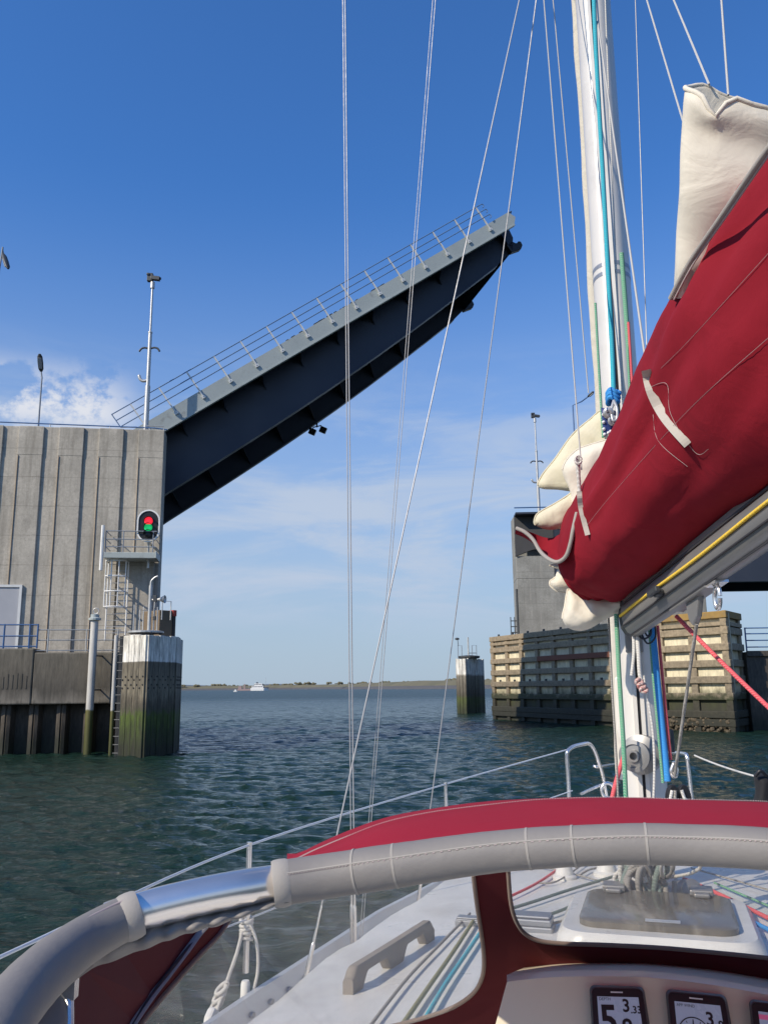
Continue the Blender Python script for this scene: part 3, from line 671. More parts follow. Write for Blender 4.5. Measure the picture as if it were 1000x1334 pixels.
def quay():
    zt = P(100, 850, 34.3).z; zb = P(100, 917, 34.3).z
    t = thing('quay_wall', QW(4, 0, 0), 'dark stained concrete quay wall in front of the ribbed pier', 'quay wall')
    b = MB(); b.frame(QW, -.55, 3.0, -2.2, 0, zb, zt); b.frame(QW, 3.0, 18, -2.2, .03, zb, zt+.16); b.build('wall', 'quay', t, bev=.05)
    b = MB()
    for k in range(30): b.frame(QW, 3.2+k*.17, 3.26+k*.17, .0, .045, zb+.6, zb+1.15+random.uniform(-.1, .12))
    b.build('drip_ribs', 'quay', t)
    t = thing('sheet_piling', QW(4, -.3, 0), 'dark ridged sheet piling in the water under the quay wall', 'sheet piling')
    rings = [[], []]
    b = MB(); prof = []
    a = -.8
    while a < 18:
        prof += [(a, -.75), (a+.42, -.75), (a+.50, -.28), (a+.62, -.24), (a+.66, -.30), (a+.70, -.24), (a+.84, -.28), (a+.92, -.75)]; a += 1.02
    b.loft([[QW(x, d, -2) for x, d in prof], [QW(x, d, zb-.01) for x, d in prof]], False, False); b.build('sheet', 'sheet', t)
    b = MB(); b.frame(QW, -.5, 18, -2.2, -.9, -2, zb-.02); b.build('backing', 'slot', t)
    # railings
    t = thing('quay_railing', QW(1.5, -.1, zt), 'grey three-bar railing on the quay beside the white gauge pipe', 'railing')
    for dz in (.08, .48, .88):
        b = MB(); b.tube([QW(-.2, -.15, zt+dz), QW(3.0, -.15, zt+dz)], .022, 6); b.build('rail', 'railgrey', t)
    for a in (-.1, 1.1, 2.55):
        b = MB(); b.tube([QW(a, -.15, zt), QW(a, -.15, zt+.9)], .03, 6); b.build('post', 'galv', t)
    t = thing('blue_railing', QW(5, -.1, zt), 'blue painted railing at the left end of the quay', 'railing')
    zt2 = zt+.16
    for dz in (.08, .48, .92):
        b = MB(); b.tube([QW(2.95, -.12, zt2+dz), QW(12, -.12, zt2+dz)], .03, 6); b.build('rail', 'railblue', t)
    for a in (2.95, 3.25, 4.2, 5.8, 7.4, 9, 10.6):
        b = MB(); b.tube([QW(a, -.12, zt2), QW(a, -.12, zt2+.95)], .035, 6); b.build('post', 'railblue', t)
    # gauge pipe
    q = P(118.5, 900, 33.7); top = P(125, 808, 33.7).z
    t = thing('gauge_pipe', V((q.x, q.y, 0)), 'thick pale vertical pipe with flat cap standing before the quay', 'pipe')
    b = MB(); b.tube([V((q.x, q.y, -1.5)), V((q.x, q.y, top))], .145, 14); b.build('tube', 'pipe', t, smooth=True)
    b = MB(); b.lathe((q.x, q.y, top), (0, 0, 1), [(.24, 0), (.24, .07), (.16, .12), (.16, .22), (.05, .24)], 14); b.build('cap', 'fascia', t)
    b = MB(); b.tube(spline([V((q.x+.06*0+.11*math.cos(x)+.03, q.y, top+.36+.11*math.sin(x))) for x in [2*math.pi*i/10 for i in range(11)]], 2), .018, 6); b.build('ring', 'galv', t)
    b = MB()
    for z in (2.4, 3.7): b.tube([V((q.x+.13, q.y, z)), V((q.x+.2, q.y+.6, z))], .03, 6)
    b.build('clamp', 'dsteel', t)
quay()
# ------------------------------------------------------------------ raised bridge leaf
def leaf():
    AX = R(14.5); ax = V((math.cos(AX), math.sin(AX), 0)); bx = V((-math.sin(AX), math.cos(AX), 0))
    R_ = P(186, 553, 37.4)
    lo, hi = 5., 40.
    for _ in range(60):
        s = (lo+hi)/2; q = R_ + ax*s; u = P(661, 277, q.y)
        if u.x > q.x: lo = s
        else: hi = s
    tip = P(661, 277, q.y); e = (tip-R_); L = e.length; e.normalize()
    up = bx.cross(e); up = -up if up.z < 0 else up
    F = lambda s, wd, d: R_+e*s+bx*wd+up*d
    WD = 8.6
    t = thing('bridge_leaf', R_, 'raised steel drawbridge leaf with grey edge and dark blue girders', 'drawbridge')
    b = MB(); b.frame(F, -2.5, L-.05, .06, WD+1.2, -.30, -.06); b.build('deck', 'navy', t)
    for nm, w0 in (('edge_beam', 0), ('edge_beam', WD+1.2)):
        b = MB(); b.prism([F(-.75, w0-.05, -.74), F(L-.12, w0-.05, -.74), F(L+.2, w0-.05, -.42), F(L, w0-.05, 0), F(-.75, w0-.05, 0)], bx*.1); b.frame(F, -.75, L-.12, w0-.09, w0+.14, -.80, -.741); b.build(nm, 'fascia', t)
    dep = lambda s: 2.9+.35*math.sin(math.pi*max(0,min(1,(s+1)/L))) + (1.75-2.9)*(s/(L-.6))
    for w0 in (1.25, WD-.1):
        b = MB(); s1 = L-.5
        pl = [F(-3, w0, -.3), F(s1, w0, -.3), F(s1, w0, -dep(s1)+.1), ]+[F(q_, w0, -dep(q_)-.06) for q_ in [s1-1.2-(s1+1.8)*k/8 for k in range(9)]]
        b.prism(pl, bx*.03); 
        b.loft([[F(q_, w0+x, -dep(q_)-.06+y) for x, y in ((-.22, -.035), (.25, -.035), (.25, .03), (-.22, .03))] for q_ in [-3+(s1+1.8)*k/10 for k in range(11)]])
        g = b.build('girder', 'navy', t)
    for k in range(8):                                  # brackets under the footway
        s = 1.6+k*2.25
        if s < L-1:
            b = MB(); b.prism([F(s, .12, -.32), F(s, 1.25, -.32), F(s, 1.25, -1.25), F(s, 1.0, -.95), F(s, .12, -.72)], e*.05); b.build('bracket', 'navy', t)
    for k in range(8):                                  # cross beams between the girders with haunched ends
        s = .4+k*2.3
        if s < L-.8:
            d = dep(s); b = MB(); b.prism([F(s, 1.28, -.31), F(s, WD-.1, -.31), F(s, WD-.1, -d+.06), F(s, WD-1.2, -d*.55), F(s, 2.5, -d*.55), F(s, 1.28, -d+.06)], e*.04); b.build('cross_beam', 'navy', t)
    b = MB(); b.prism([F(L-.5, .9, -.31), F(L+.12, .9, -.5), F(L+.0, .9, -1.1), F(L-.5, .9, -1.7)], bx*(WD-.6)); b.build('nose_beam', 'navy', t)
    for w0 in (.9, WD-.1):
        b = MB(); c = F(L-.45, w0, -1.05)
        b.prism([F(L+a_, w0, d_) for a_, d_ in ((-.6, -1.25), (-.2, -1.2), (-.05, -1.42), (.12, -1.50), (.16, -1.40), (.28, -1.50), (.24, -1.72), (.02, -1.86), (-.6, -1.75))], bx*.35); b.build('locking_jaw', 'black', t, bev=.03)
    b = MB(); b.tube([F(L+.0, -.02, -.05), F(L+.2, -.02, -.04), F(L+.22, .2, -.1)], .035, 6); b.build('end_hook', 'dsteel', t)
    # railing
    ra = MB(); dev = []
    for d in (.38, .72, 1.06): ra.tube([F(-.9, -.14, d), F(L-1.25, -.14, d)], .026, 6)
    for s in (-.9,): ra.tube([F(s, -.14, .36), F(s, -.14, 1.08)], .026, 6)
    ra.tube([F(-.9, -.14, .36), F(-.3, -.14, -.0)], .026, 6)
    rl = ra.build('railing', 'railpale', t)
    tubes = MB()
    for d in (.38, .72, 1.06): tubes.tube(spline([F(L-1.25, -.14, d), F(L-1.1, -.14, d-.02), F(L-1.08, -.14, d-.14), F(L-1.2, -.14, d-.2)], 4), .024, 6)
    tubes.build('rail_end', 'railpale', rl)
    n = 15; s0, s1 = .05, L-1.55
    for k in range(n):
        s = s0+(s1-s0)*k/(n-1)
        b = MB(); b.hexa([F(s-.03, -.14, -.33), F(s+.03, -.14, -.33), F(s+.03, -.06, -.33), F(s-.03, -.06, -.33), F(s-.03, -.17, 1.04), F(s+.03, -.17, 1.04), F(s+.03, -.10, 1.04), F(s-.03, -.10, 1.04)])
        b.box(F(s, -.09, -.33), e*.09, bx*.035, up*.07); b.build('post', 'railpost', rl)
    b = MB(); rnd = random.Random(2)
    for k in range(26):
        s = rnd.uniform(L*.35, L*.62); b.box(F(s, .0, .015), e*rnd.uniform(.03, .12), bx*.04, up*rnd.uniform(.015, .04))
    b.build('dry_weed_tufts', 'brown', t)
    # pair of floodlights under the far girder
    lo, hi = 3., L
    for _ in range(50):
        s = (lo+hi)/2; q = F(s, WD-.1, -dep(s)-.1); dd = (q-EYEV); px = 500+FPX*dd.dot(RT)/dd.dot(FW)
        if px < 413: lo = s
        else: hi = s
    q = F(s, WD-.1, -dep(s)-.08)
    b = MB(); b.tube([q, q+V((0, 0, -.25))], .05, 6); b.tube([q+V((-.24, 0, -.34)), q+V((-.2, 0, -.25)), q+V((.24, 0, -.15)), q+V((.34, 0, -.3))], .035, 6); fl = b.build('floodlight_bracket', 'black', t)
    for dx, dz in ((-.26, -.52), (.36, -.42)):
        b = MB(); b.box(q+V((dx, 0, dz)), (.18, 0, -.08), (0, .16, .03), (.07, 0, .17)); b.build('floodlight', 'black', fl, bev=.03)
leaf()
# ------------------------------------------------------------------ right side of the passage
C1 = P(673, 760, 68); C1.z = 0
rl_ = V((math.cos(R(-3)), math.sin(R(-3)), 0)); rn = V((math.sin(R(-3)), -math.cos(R(-3)), 0))
G = lambda a, d, z: C1 + rl_*a + rn*d + V((0, 0, z))
def right_pier():
    zt = P(673, 670, 68).z; zg = P(690, 757, 67).z; zl = P(690, 722, 67).z
    t = thing('far_bridge_pier', G(6, -1, 0), 'plain grey concrete pier across the passage behind the timber fender', 'bridge pier')
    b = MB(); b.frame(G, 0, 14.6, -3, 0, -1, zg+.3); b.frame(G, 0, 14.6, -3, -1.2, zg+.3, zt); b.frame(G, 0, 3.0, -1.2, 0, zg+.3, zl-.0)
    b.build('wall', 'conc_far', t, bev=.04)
    b = MB(); b.frame(G, -.62, -.02, -.9, -.1, zg-4.4, zg-4.25)
    for k in range(3): b.tube([G(-.6, -.1, zg-3.9+k*.45), G(-.02, -.1, zg-3.9+k*.45)], .04, 6)
    for a in (-.6, -.3): b.tube([G(a, -.1, zg-4.3), G(a, -.1, zg-2.7)], .04, 6)
    b.tube([G(-.05, -.05, zg-6.5), G(-.05, -.05, zg-.5)], .10, 6); b.build('side_platform', 'dsteel', t)
    t2 = thing('bridge_span', G(20, -3, zg), 'dark fixed bridge span resting on the far grey pier', 'bridge span')
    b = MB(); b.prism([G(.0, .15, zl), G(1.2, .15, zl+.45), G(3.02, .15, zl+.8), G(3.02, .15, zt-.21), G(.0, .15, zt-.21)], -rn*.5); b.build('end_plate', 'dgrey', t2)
    b = MB(); b.frame(G, 3.0, 70, -.5, .1, zg-.2, zt-.5); b.frame(G, 3, 70, -7.5, -6.9, zg-.2, zt-.5); b.frame(G, .5, 70, -7.5, .1, zt-.5, zt-.2); b.build('girder', 'navy', t2)
    b = MB(); b.frame(G, 2.6, 70, 1.1, 1.25, zt-.55, zt+.05); b.frame(G, .0, 70, -.5, 1.1, zt-.2, zt-.05); b.build('edge_beam', 'navy', t2)
    b = MB(); zz = zt
    b.bar(G(1.6, .4, zl+.6), G(4.6, .4, zl+1.9), .14, .14); b.build('bearing_rib', 'dsteel', t2)
    b = MB(); b.tube([G(-.1, 1.15, zt+.3), G(2.4, 1.15, zt+.3)], .05, 6); b.tube([G(2.4, 1.15, zt+.3), G(30, 1.15, zt+.45)], .04, 6)
    b.build('hand_rail', 'railblue', t2)
    a, b_ = column(702, 672, 541, 69)
    camera_pole(V((a.x, a.y, zt)), b_.z-zt, 'thin dark pole with camera on the far grey pier', s=1.15)
    a, b_ = column(754, 680, 528, 76)
    street_lamp(V((a.x, a.y, zt-.3)), b_, [P(757, 523, 76), P(765, 517, 75.8), P(773, 510, 75.5)], 'bent-arm street lamp seen between the mast and the folded white sail', 'railblue', .09, (.16, .12))
right_pier()
def fender():
    A = PZ(641, 936, 0); A = V((A.x*65/A.y, 65, 0)); B = P(862, 950, 47.5); B.z = 0; Cc = P(957, 951, 44); Cc.z = 0; D = P(978, 951, 46.5); D.z = 0
    A.x = P(641, 935, 65).x
    t = thing('timber_fender', (A+B)/2, 'long timber framed fender wall with cream panels and dark weedy foot', 'fender wall')
    tops = {0: P(641, 833, 65).z, 1: P(862, 801, 47.5).z, 2: P(957, 797, 44).z, 3: P(978, 797, 46.5).z}
    zt = sum(tops.values())/4
    for (p, q, npost, za, zb_, f0) in ((A, B, 9, tops[0], tops[1], 0), (B, Cc, 2, tops[1], tops[2], 1), (Cc, D, 1, tops[2], tops[3], 2)):
        d = (q-p); L = d.length; d.normalize(); nn = V((d.y, -d.x, 0))
        f = lambda a, o, z: p+d*a+nn*o+V((0, 0, z))
        zt_ = (za+zb_)/2
        b = MB(); b.frame(f, .55 if f0 == 2 else 0, L-(.1 if f0 == 1 else 0), -.5, -.22, -2, zt_-.1); b.build('panel', 'panel', t)
        # walers (horizontal)
        n = 8
        lev = [zt_-.18, zt_-1.0, zt_-1.82, zt_-2.64, zt_-3.46, zt_-4.3, zt_-5.2, .45]
        for k, z in enumerate(lev):
            off = .0 if k % 2 else .03
            mt = 'timber'
            if f0 == 0 and k == 2:
                b = MB(); b.frame(f, L*.35, L+.0, -.2, .06, z-.17, z+.17); b.build('waler', 'timber_red', t, bev=.03)
                b = MB(); b.frame(f, 0, L*.35-.01, -.2, .03, z-.17, z+.17); b.build('waler', 'timber', t, bev=.03); continue
            if f0 >= 1 and k == 0: mt = 'timber_yel'
            b = MB(); b.frame(f, -.05 if f0 == 0 else (.06 if f0 == 2 else 0), L+(.05 if f0 == 1 else 0), -.2, off, z-.18, z+.18); b.build('waler', mt, t, bev=.03)
        for k in range(npost+1):
            a = .2+(L-.4)*k/npost
            if f0 == 2 and k == 0: a = .75
            b = MB(); b.frame(f, a-.19, a+.19, -.33, -.06 if k % 2 else -.03, -2, zt_-.02); b.build('post', 'timber', t, bev=.03)
        if f0 == 0:
            b = MB()
            for k in range(0, npost):
                a = .2+(L-.4)*(k+.55)/npost
                for z in (zt_, zt_-3.28): b.frame(f, a-.05, a+.05, -.1, .02, z, z+.13)
            b.build('cleat', 'dsteel', t)
    b = MB(); b.prism([A+V((0, 0, zt-.7)), B+V((0, 0, zt-.7)), Cc+V((0, 0, zt-.7)), D+V((0, 0, zt-.7)), D+V((3, 14, zt-.7)), A+V((5, 3, zt-.7))], (0, 0, .2)); b.build('walkway', 'timber', t)
    t = thing('stone_dump', (B+Cc)/2, 'heap of brown stones at the water below the sunlit fender end', 'stones')
    b = MB(); rnd = random.Random(4); d = (Cc-B).normalized(); nn = V((d.y, -d.x, 0))
    for k in range(260):
        a = rnd.uniform(.3, (Cc-B).length-.3); r = rnd.uniform(.05, .13); c = B+d*a-nn*rnd.uniform(.0, .33)+V((0, 0, rnd.uniform(-.1, .7)))
        b.lathe(c, (rnd.uniform(-1, 1), rnd.uniform(-1, 1), .6), [(0, -r), (r*.9, -r*.5), (r, .2*r), (r*.6, r*.7), (0, r*.8)], 6)
    b.build('stone_pile', pick('stones'), t)
    # landing behind the right end
    x0 = P(983, 900, 46); x0.z = 0
    t = thing('landing_wall', x0+V((3, 0, 0)), 'dark landing wall behind the right end of the fender', 'quay wall')
    zl = P(990, 849, 46).z; f = lambda a, o, z: x0+V((a, -a*.05, 0))+V((0, -o, 0))+V((0, 0, z))
    b = MB(); b.frame(f, -.3, 25, -6, 0, -2, zl); b.frame(f, -.3, 25, 0, .12, zl-.25, zl+.05); b.build('wall', 'sheet', t, bev=.04)
    t = thing('landing_railing', x0+V((3, 0, zl)), 'blue railing on the landing at the right picture edge', 'railing')
    for k, dz in enumerate((.25, .6, .95, 1.25)):
        b = MB(); b.tube([f(-.2, -.1, zl+dz), f(24, -.1, zl+dz)], .035, 6); b.build('rail', 'railblue', t)
    for k in range(12):
        b = MB(); b.tube([f(-.2+k*1.4, -.1, zl), f(-.2+k*1.4, -.1, zl+1.28)], .04, 6); b.build('post', 'railblue', t)
M['stones'] = pm('brown_stones', (.10,.078,.05), .9, var=.5, scale=7)
def pick(k): return k
fender()
def far_dolphin():
    Y = 79.; z = P(612, 858, Y).z
    p = [P(594.5, 900, Y+.6), P(607, 900, Y), P(625, 900, Y+1.7), P(631.5, 900, Y+2.9)]
    for q in p: q.z = -2
    p.append(p[3]+V((-.8, 1.6, 0))); p.append(p[0]+V((.4, 1.8, 0)))
    t = thing('mooring_dolphin', V((p[1].x+.4, Y+1, 0)), 'lone timber mooring dolphin with one sunlit white face in mid channel', 'dolphin')
    b = MB(); k = len(p)
    for i in range(k):
        a, c = p[i], p[(i+1) % k]; d = (c-a); L = d.length; d.normalize(); nn = V((d.y, -d.x, 0)); n = max(2, round(L/.38))
        for j in range(n):
            f = lambda s, o, zz: a+d*s+nn*o+V((0, 0, zz))
            b.frame(f, L*j/n+.02, L*(j+1)/n-.02, -.14, random.uniform(-.02, .02), 0, z+2+random.uniform(-.06, .05))
    b.build('pile_cluster', 'pilef', t)
    cc = sum(p, V((0,0,0)))/k
    b = MB(); b.prism([V((q.x+(cc.x-q.x)*.12, q.y+(cc.y-q.y)*.12, -2)) for q in p], (0, 0, z+1.9)); b.build('core', 'black', t)
    b = MB(); b.lathe((cc.x-.1, cc.y-.6, z+.06), (0, 0, 1), [(.9, 0), (1.0, .06), (1.0, .22), (.2, .3)], 14); b.build('platform', 'dsteel', t)
    b = MB(); q = V((cc.x-.15, cc.y-.6, z)); b.tube([q, q+V((0, 0, 2.0))], .07, 6); b.build('post', 'galv', t)
    for dx in (-.95, .75):
        b = MB(); q2 = q+V((dx, 0, 0)); b.tube([q2, q2+V((0, 0, 1.25)), q2+V((.35 if dx < 0 else -.4, 0, 1.25)), q2+V((.35 if dx < 0 else -.4, 0, 0))], .035, 6); b.build('hoop', 'railgrey', t)
    b = MB(); b.tube([q+V((0,0,.55)), q+V((.75,0,.55))], .03, 5); b.tube([q+V((-.9, 0, 1.2)), q+V((-.95, 0, 1.75))], .03, 5); b.lathe(q+V((-1.0, 0, 1.85)), (0, 0, 1), [(.05, -.1), (.2, -.05), (.2, .06), (.05, .12)], 8); b.build('lantern', 'dsteel', t)
far_dolphin()
M['rdull'] = ropemat('faded_red_rope', (.30,.10,.12), (.22,.09,.10))
M['rpink'] = ropemat('pink_fleck_rope', (.60,.50,.46), (.50,.20,.18))
# ------------------------------------------------------------------ the yacht we stand on
HEAD = R(17.3); hx = V((math.sin(HEAD), math.cos(HEAD), 0)); px_ = V((-math.cos(HEAD), math.sin(HEAD), 0))   # ahead, to port
M0 = PZ(848, 1165, 1.46); M0.z = 0
B = lambda f, l, z: M0 + hx*f + px_*l + V((0, 0, z))
def lerp_tab(tab, x):
    for (a, b), (c, d) in zip(tab, tab[1:]):
        if x <= c: return b+(d-b)*max(0, min(1, (x-a)/(c-a)))
    return tab[-1][1]
HB = [(-6.5, 1.35), (-5, 1.55), (-3.5, 1.63), (-2, 1.62), (-.9, 1.55), (.4, 1.42), (1.6, 1.17), (2.6, .84), (3.5, .45), (4.2, .12), (4.4, .02)]
hb = lambda f: lerp_tab(HB, f)
sm = lambda x: (lambda t: t*t*(3-2*t))(max(0, min(1, x)))
sheer = lambda f: 1.06 + .011*max(0, f+1.5)**1.4 if f > -1.5 else 1.06
def cw(f): return min(1.17-.12*max(0, f+1.2)-.06*max(0, f)**2, 1.17)
def deckz(f, l):
    rf = .36*sm((cw(f)+.04-abs(l))/.16+.3)*sm((1.95-f)/.8)
    return sheer(f) + rf + .06*(1-min(1, (l/max(.1, hb(f)))**2))
yacht = thing('sailing_yacht', B(-1.5, 0, 0), 'white sailing yacht we stand on, with its mast, boom, rigging and red sprayhood', 'sailing yacht')
def hull():
    fs = [-6.5+.15*i for i in range(73)] + [4.4]
    b = MB(); rings = []
    for f in fs:
        w_ = hb(f); z = sheer(f)
        if f < -2.45: rings.append(None); continue
        rings.append([B(f, w_*x, deckz(f, w_*x)) for x in [i/44 for i in range(-44, 45)]])
    rings = [r for r in rings if r]
    b.loft(rings, False, False); b.build('deck', 'gel', yacht, smooth=True, ang=40)
    b = MB()
    for sgn in (1, -1):
        rings = []
        for f in fs:
            w_ = hb(f); z = sheer(f); rings.append([B(f, sgn*w_*k, zz) for k, zz in ((1.0, z+.002), (1.012, z-.03), (1.0, z*.6), (.90, .25), (.62, -.25), (.0, -.45))])
        b.loft(rings, False, False)
    b.build('hull', 'gel', yacht, smooth=True)
    # side decks and coamings round the cockpit, its floor
    b = MB()
    for sgn in (1, -1):
        b.loft([[B(f, sgn*hb(f), 1.06), B(f, sgn*1.12, 1.08), B(f, sgn*1.05, 1.38), B(f, sgn*.88, 1.38), B(f, sgn*.86, .98), B(f, sgn*.40, .96), B(f, sgn*.38, .58), B(f, 0, .58)] for f in (-6.5, -5, -3.5, -2.45)], False, False)
    b.build('cockpit', 'gel', yacht, recalc=False)
    b = MB(); b.add([B(-2.45, l, z) for l, z in ((-1.6, .3), (1.6, .3), (1.6, 1.06), (1.15, 1.08), (1.05, 1.42), (-1.05, 1.42), (-1.15, 1.08), (-1.6, 1.06))], [tuple(range(8))]); b.add([B(-6.5, l, z) for l, z in ((-1.35, -.2), (1.35, -.2), (1.35, 1.06), (-1.35, 1.06))], [(0, 1, 2, 3)]); b.build('bulkhead', 'gel', yacht)
    # perforated toe rails
    for sgn in (1, -1):
        b = MB(); ff = [-6.4+.06*i for i in range(178)]
        rings = []
        for f in ff:
            w_ = hb(f); z = sheer(f)
            rings.append([B(f, sgn*(w_-.0), z-.01), B(f, sgn*(w_+.02), z+.08), B(f, sgn*(w_+.03), z+.122), B(f, sgn*(w_+.0), z+.125), B(f, sgn*(w_-.012), z+.07), B(f, sgn*(w_-.03), z+.004)])
        b.loft(rings); tr = b.build('toe_rail', 'rail', yacht, smooth=True)
        for k in range(46):
            f = -2.6+.15*k
            if f > 4: continue
            w_ = hb(f); dw = (hb(f+.05)-hb(f-.05))/.1; c = B(f, sgn*(w_-.022), sheer(f)+.062); dr = (hx+px_*(sgn*dw)).normalized()
            b = MB(); up_ = V((0, 0, 1)); nn = dr.cross(up_)*sgn
            rg = [c+dr*(.017*math.cos(x))+up_*(.011*math.sin(x)) for x in [2*math.pi*i/12 for i in range(12)]]
            b.prism([p+px_*(-sgn*.004) for p in rg], px_*(sgn*.012)); 
            if sgn > 0 or k % 2 == 0: b.build('slot', 'mastgrey', tr)
hull()
def coachroof_gear():
    # handrails
    for sgn in (1, -1):
        a0, a1, l0 = -1.75, .15, .90
        p = PZ(453, 1292, 1.47); q = PZ(560, 1212, 1.50)
        rel = lambda v: ((v-M0).dot(hx), (v-M0).dot(px_))
        (f0, l0), (f1, l1) = rel(p), rel(q)
        b = MB(); n = 60; top = []; bot = []
        L = (f1-f0)
        for i in range(n+1):
            s = i/n; f = f0+L*s; l = sgn*(l0+(l1-l0)*s); z = deckz(f, l)
            foot = min(abs(s-.03), abs(s-.5), abs(s-.97))*L
            gap = .050*sm((foot-.035)/.05)
            end = .03*sm((abs(s-.5)-.45)/.05)
            top.append((f, l, z+.074-end)); bot.append((f, l, z-.004+gap))
        rings = [[B(t[0], t[1]+.017, t[2]-.008), B(t[0], t[1]+.012, t[2]), B(t[0], t[1]-.012, t[2]), B(t[0], t[1]-.017, t[2]-.008), B(u[0], u[1]-.017, u[2]), B(u[0], u[1]+.017, u[2])] for t, u in zip(top, bot)]
        b.loft(rings); b.build('handrail', 'teak', yacht, smooth=True)
    # hatch
    c = PZ(857, 1206, 1.50); fc, lc = (c-M0).dot(hx), (c-M0).dot(px_)
    H = lambda f, l, z: B(fc+f, lc+l, deckz(fc, lc)+z)
    def rr(hf, hl, r, z, n=5):
        out = []
        for cf, cl, a0 in ((hf-r, hl-r, 0), (-hf+r, hl-r, 90), (-hf+r, -hl+r, 180), (hf-r, -hl+r, 270)):
            for i in range(n+1):
                a = R(a0+90*i/n); out.append(H(cf+r*math.cos(a), cl+r*math.sin(a), z))
        return out
    b = MB(); b.loft([rr(.36, .365, .1, -.06), rr(.35, .35, .1, .03), rr(.33, .33, .09, .055), rr(.29, .295, .08, .055)]); hf = b.build('hatch', 'gel', yacht, smooth=True, ang=40)
    b = MB(); b.loft([rr(.265, .275, .07, .05), rr(.265, .275, .07, .075), rr(.255, .265, .065, .08)]); b.build('hatch_glass', 'acryl', hf, smooth=True, ang=40)
    for l in (.17, -.17):
        b = MB(); b.frame(H, .20, .30, l-.045, l+.045, .081, .105); b.frame(H, .17, .24, l-.03, l+.03, .081, .098); b.build('hinge', 'alu', hf, bev=.006)
    b = MB(); b.frame(H, -.235, -.20, -.08, .04, .081, .083); b.build('label_plate', 'rail', hf)
    for l in (.26, -.22):
        b = MB(); b.frame(H, -.46, -.40, l-.1, l+.1, -.02, .02); b.build('latch', 'gel', hf, bev=.01)
    # raised garage edge ahead of the companionway
    b = MB(); rings = []
    for i in range(21):
        l = .40-1.0*i/20; f = -1.50-.12*(abs(l)/.8)**2
        z = deckz(f, l)
        rings.append([B(f-.9, l, z-.02), B(f-.03, l, z+.045), B(f, l, z+.035), B(f+.03, l, z-.01)])
    b.loft(rings, False, False); b.build('companionway_hood', 'gel', yacht, smooth=True)
    # deck organisers and blocks
    for px, py, sc in ((687, 1203, 1.), (612, 1196, .55)):
        p = PZ(px, py, 1.50); f, l = (p-M0).dot(hx), (p-M0).dot(px_)
        K = lambda a, d, z: B(f+a, l+d, deckz(f, l)+z)
        b = MB(); b.frame(K, -.055*sc, .055*sc, -.10*sc, .10*sc, -.005, .02); b.frame(K, -.04*sc, .04*sc, -.09*sc, .09*sc, .045*sc, .056*sc); b.frame(K, -.05*sc, .05*sc, -.095*sc, .095*sc, .02, .045*sc); o = b.build('deck_organiser', 'mastgrey', yacht, bev=.006)
    for px, py in ((575, 1328-190+10, ), (720, 1150)):
        pass
    # little vents and pads round the mast
    for px, py, r in ((735, 1143, .045), (575+215, 1140, .05)):
        p = PZ(px, py, 1.5); f, l = (p-M0).dot(hx), (p-M0).dot(px_); b = MB(); b.lathe(B(f, l, deckz(f, l)), (0, 0, 1), [(r*1.3, -.01), (r*1.3, .012), (r, .02), (r*.8, .055), (0, .06)], 16); b.build('deck_plate', 'gel', yacht, smooth=True, ang=40)
coachroof_gear()
def onroof(pts, r=.006, z=1.48, n=6):
    """a line lying on the coach roof, given by what it passes"""
    out = []
    for px, py in pts:
        p = PZ(px, py, z); f, l = (p-M0).dot(hx), (p-M0).dot(px_)
        for _ in range(4):
            p = PZ(px, py, deckz(f, l)+r+.012); f, l = (p-M0).dot(hx), (p-M0).dot(px_)
        out.append(p)
    return spline(out, n)
for pts, mt, r in (([(470, 1352), (530, 1275), (575, 1228), (612, 1190)], 'rgrey', .005), ([(512, 1352), (555, 1290), (590, 1240), (618, 1197)], 'rolive', .007), ([(540, 1352), (575, 1290), (605, 1245), (630, 1208)], 'rteal', .007), ([(590, 1352), (615, 1300), (640, 1250)], 'rgrey', .004),
                   ([(640, 1191), (690, 1176), (745, 1158), (815, 1137)], 'rdgreen', .007), ([(640, 1211), (690, 1199), (745, 1180), (820, 1143)], 'rdgreen', .0065), ([(700, 1208), (760, 1190), (822, 1155)], 'rgrey', .005), ([(655, 1172), (700, 1150), (735, 1126)], 'rred', .006), ([(700, 1150), (725, 1148), (760, 1125)], 'rgrey', .004),
                   ([(890, 1145), (930, 1162), (1000, 1196), (1060, 1225)], 'rred', .009), ([(885, 1148), (920, 1170), (1000, 1211), (1060, 1240)], 'rblue', .009), ([(930, 1150), (1000, 1180), (1060, 1205)], 'rgreen', .005), ([(660, 1130), (700, 1128), (790, 1150)], 'rgrey', .004), ([(900, 1131), (950, 1145), (1010, 1162)], 'rgrey', .004), ([(755, 1140), (770, 1132), (800, 1128)], 'rgrey', .005)):
    b = MB(); b.tube(onroof(pts, r), r, 8); b.build('control_line', mt, yacht, smooth=True)
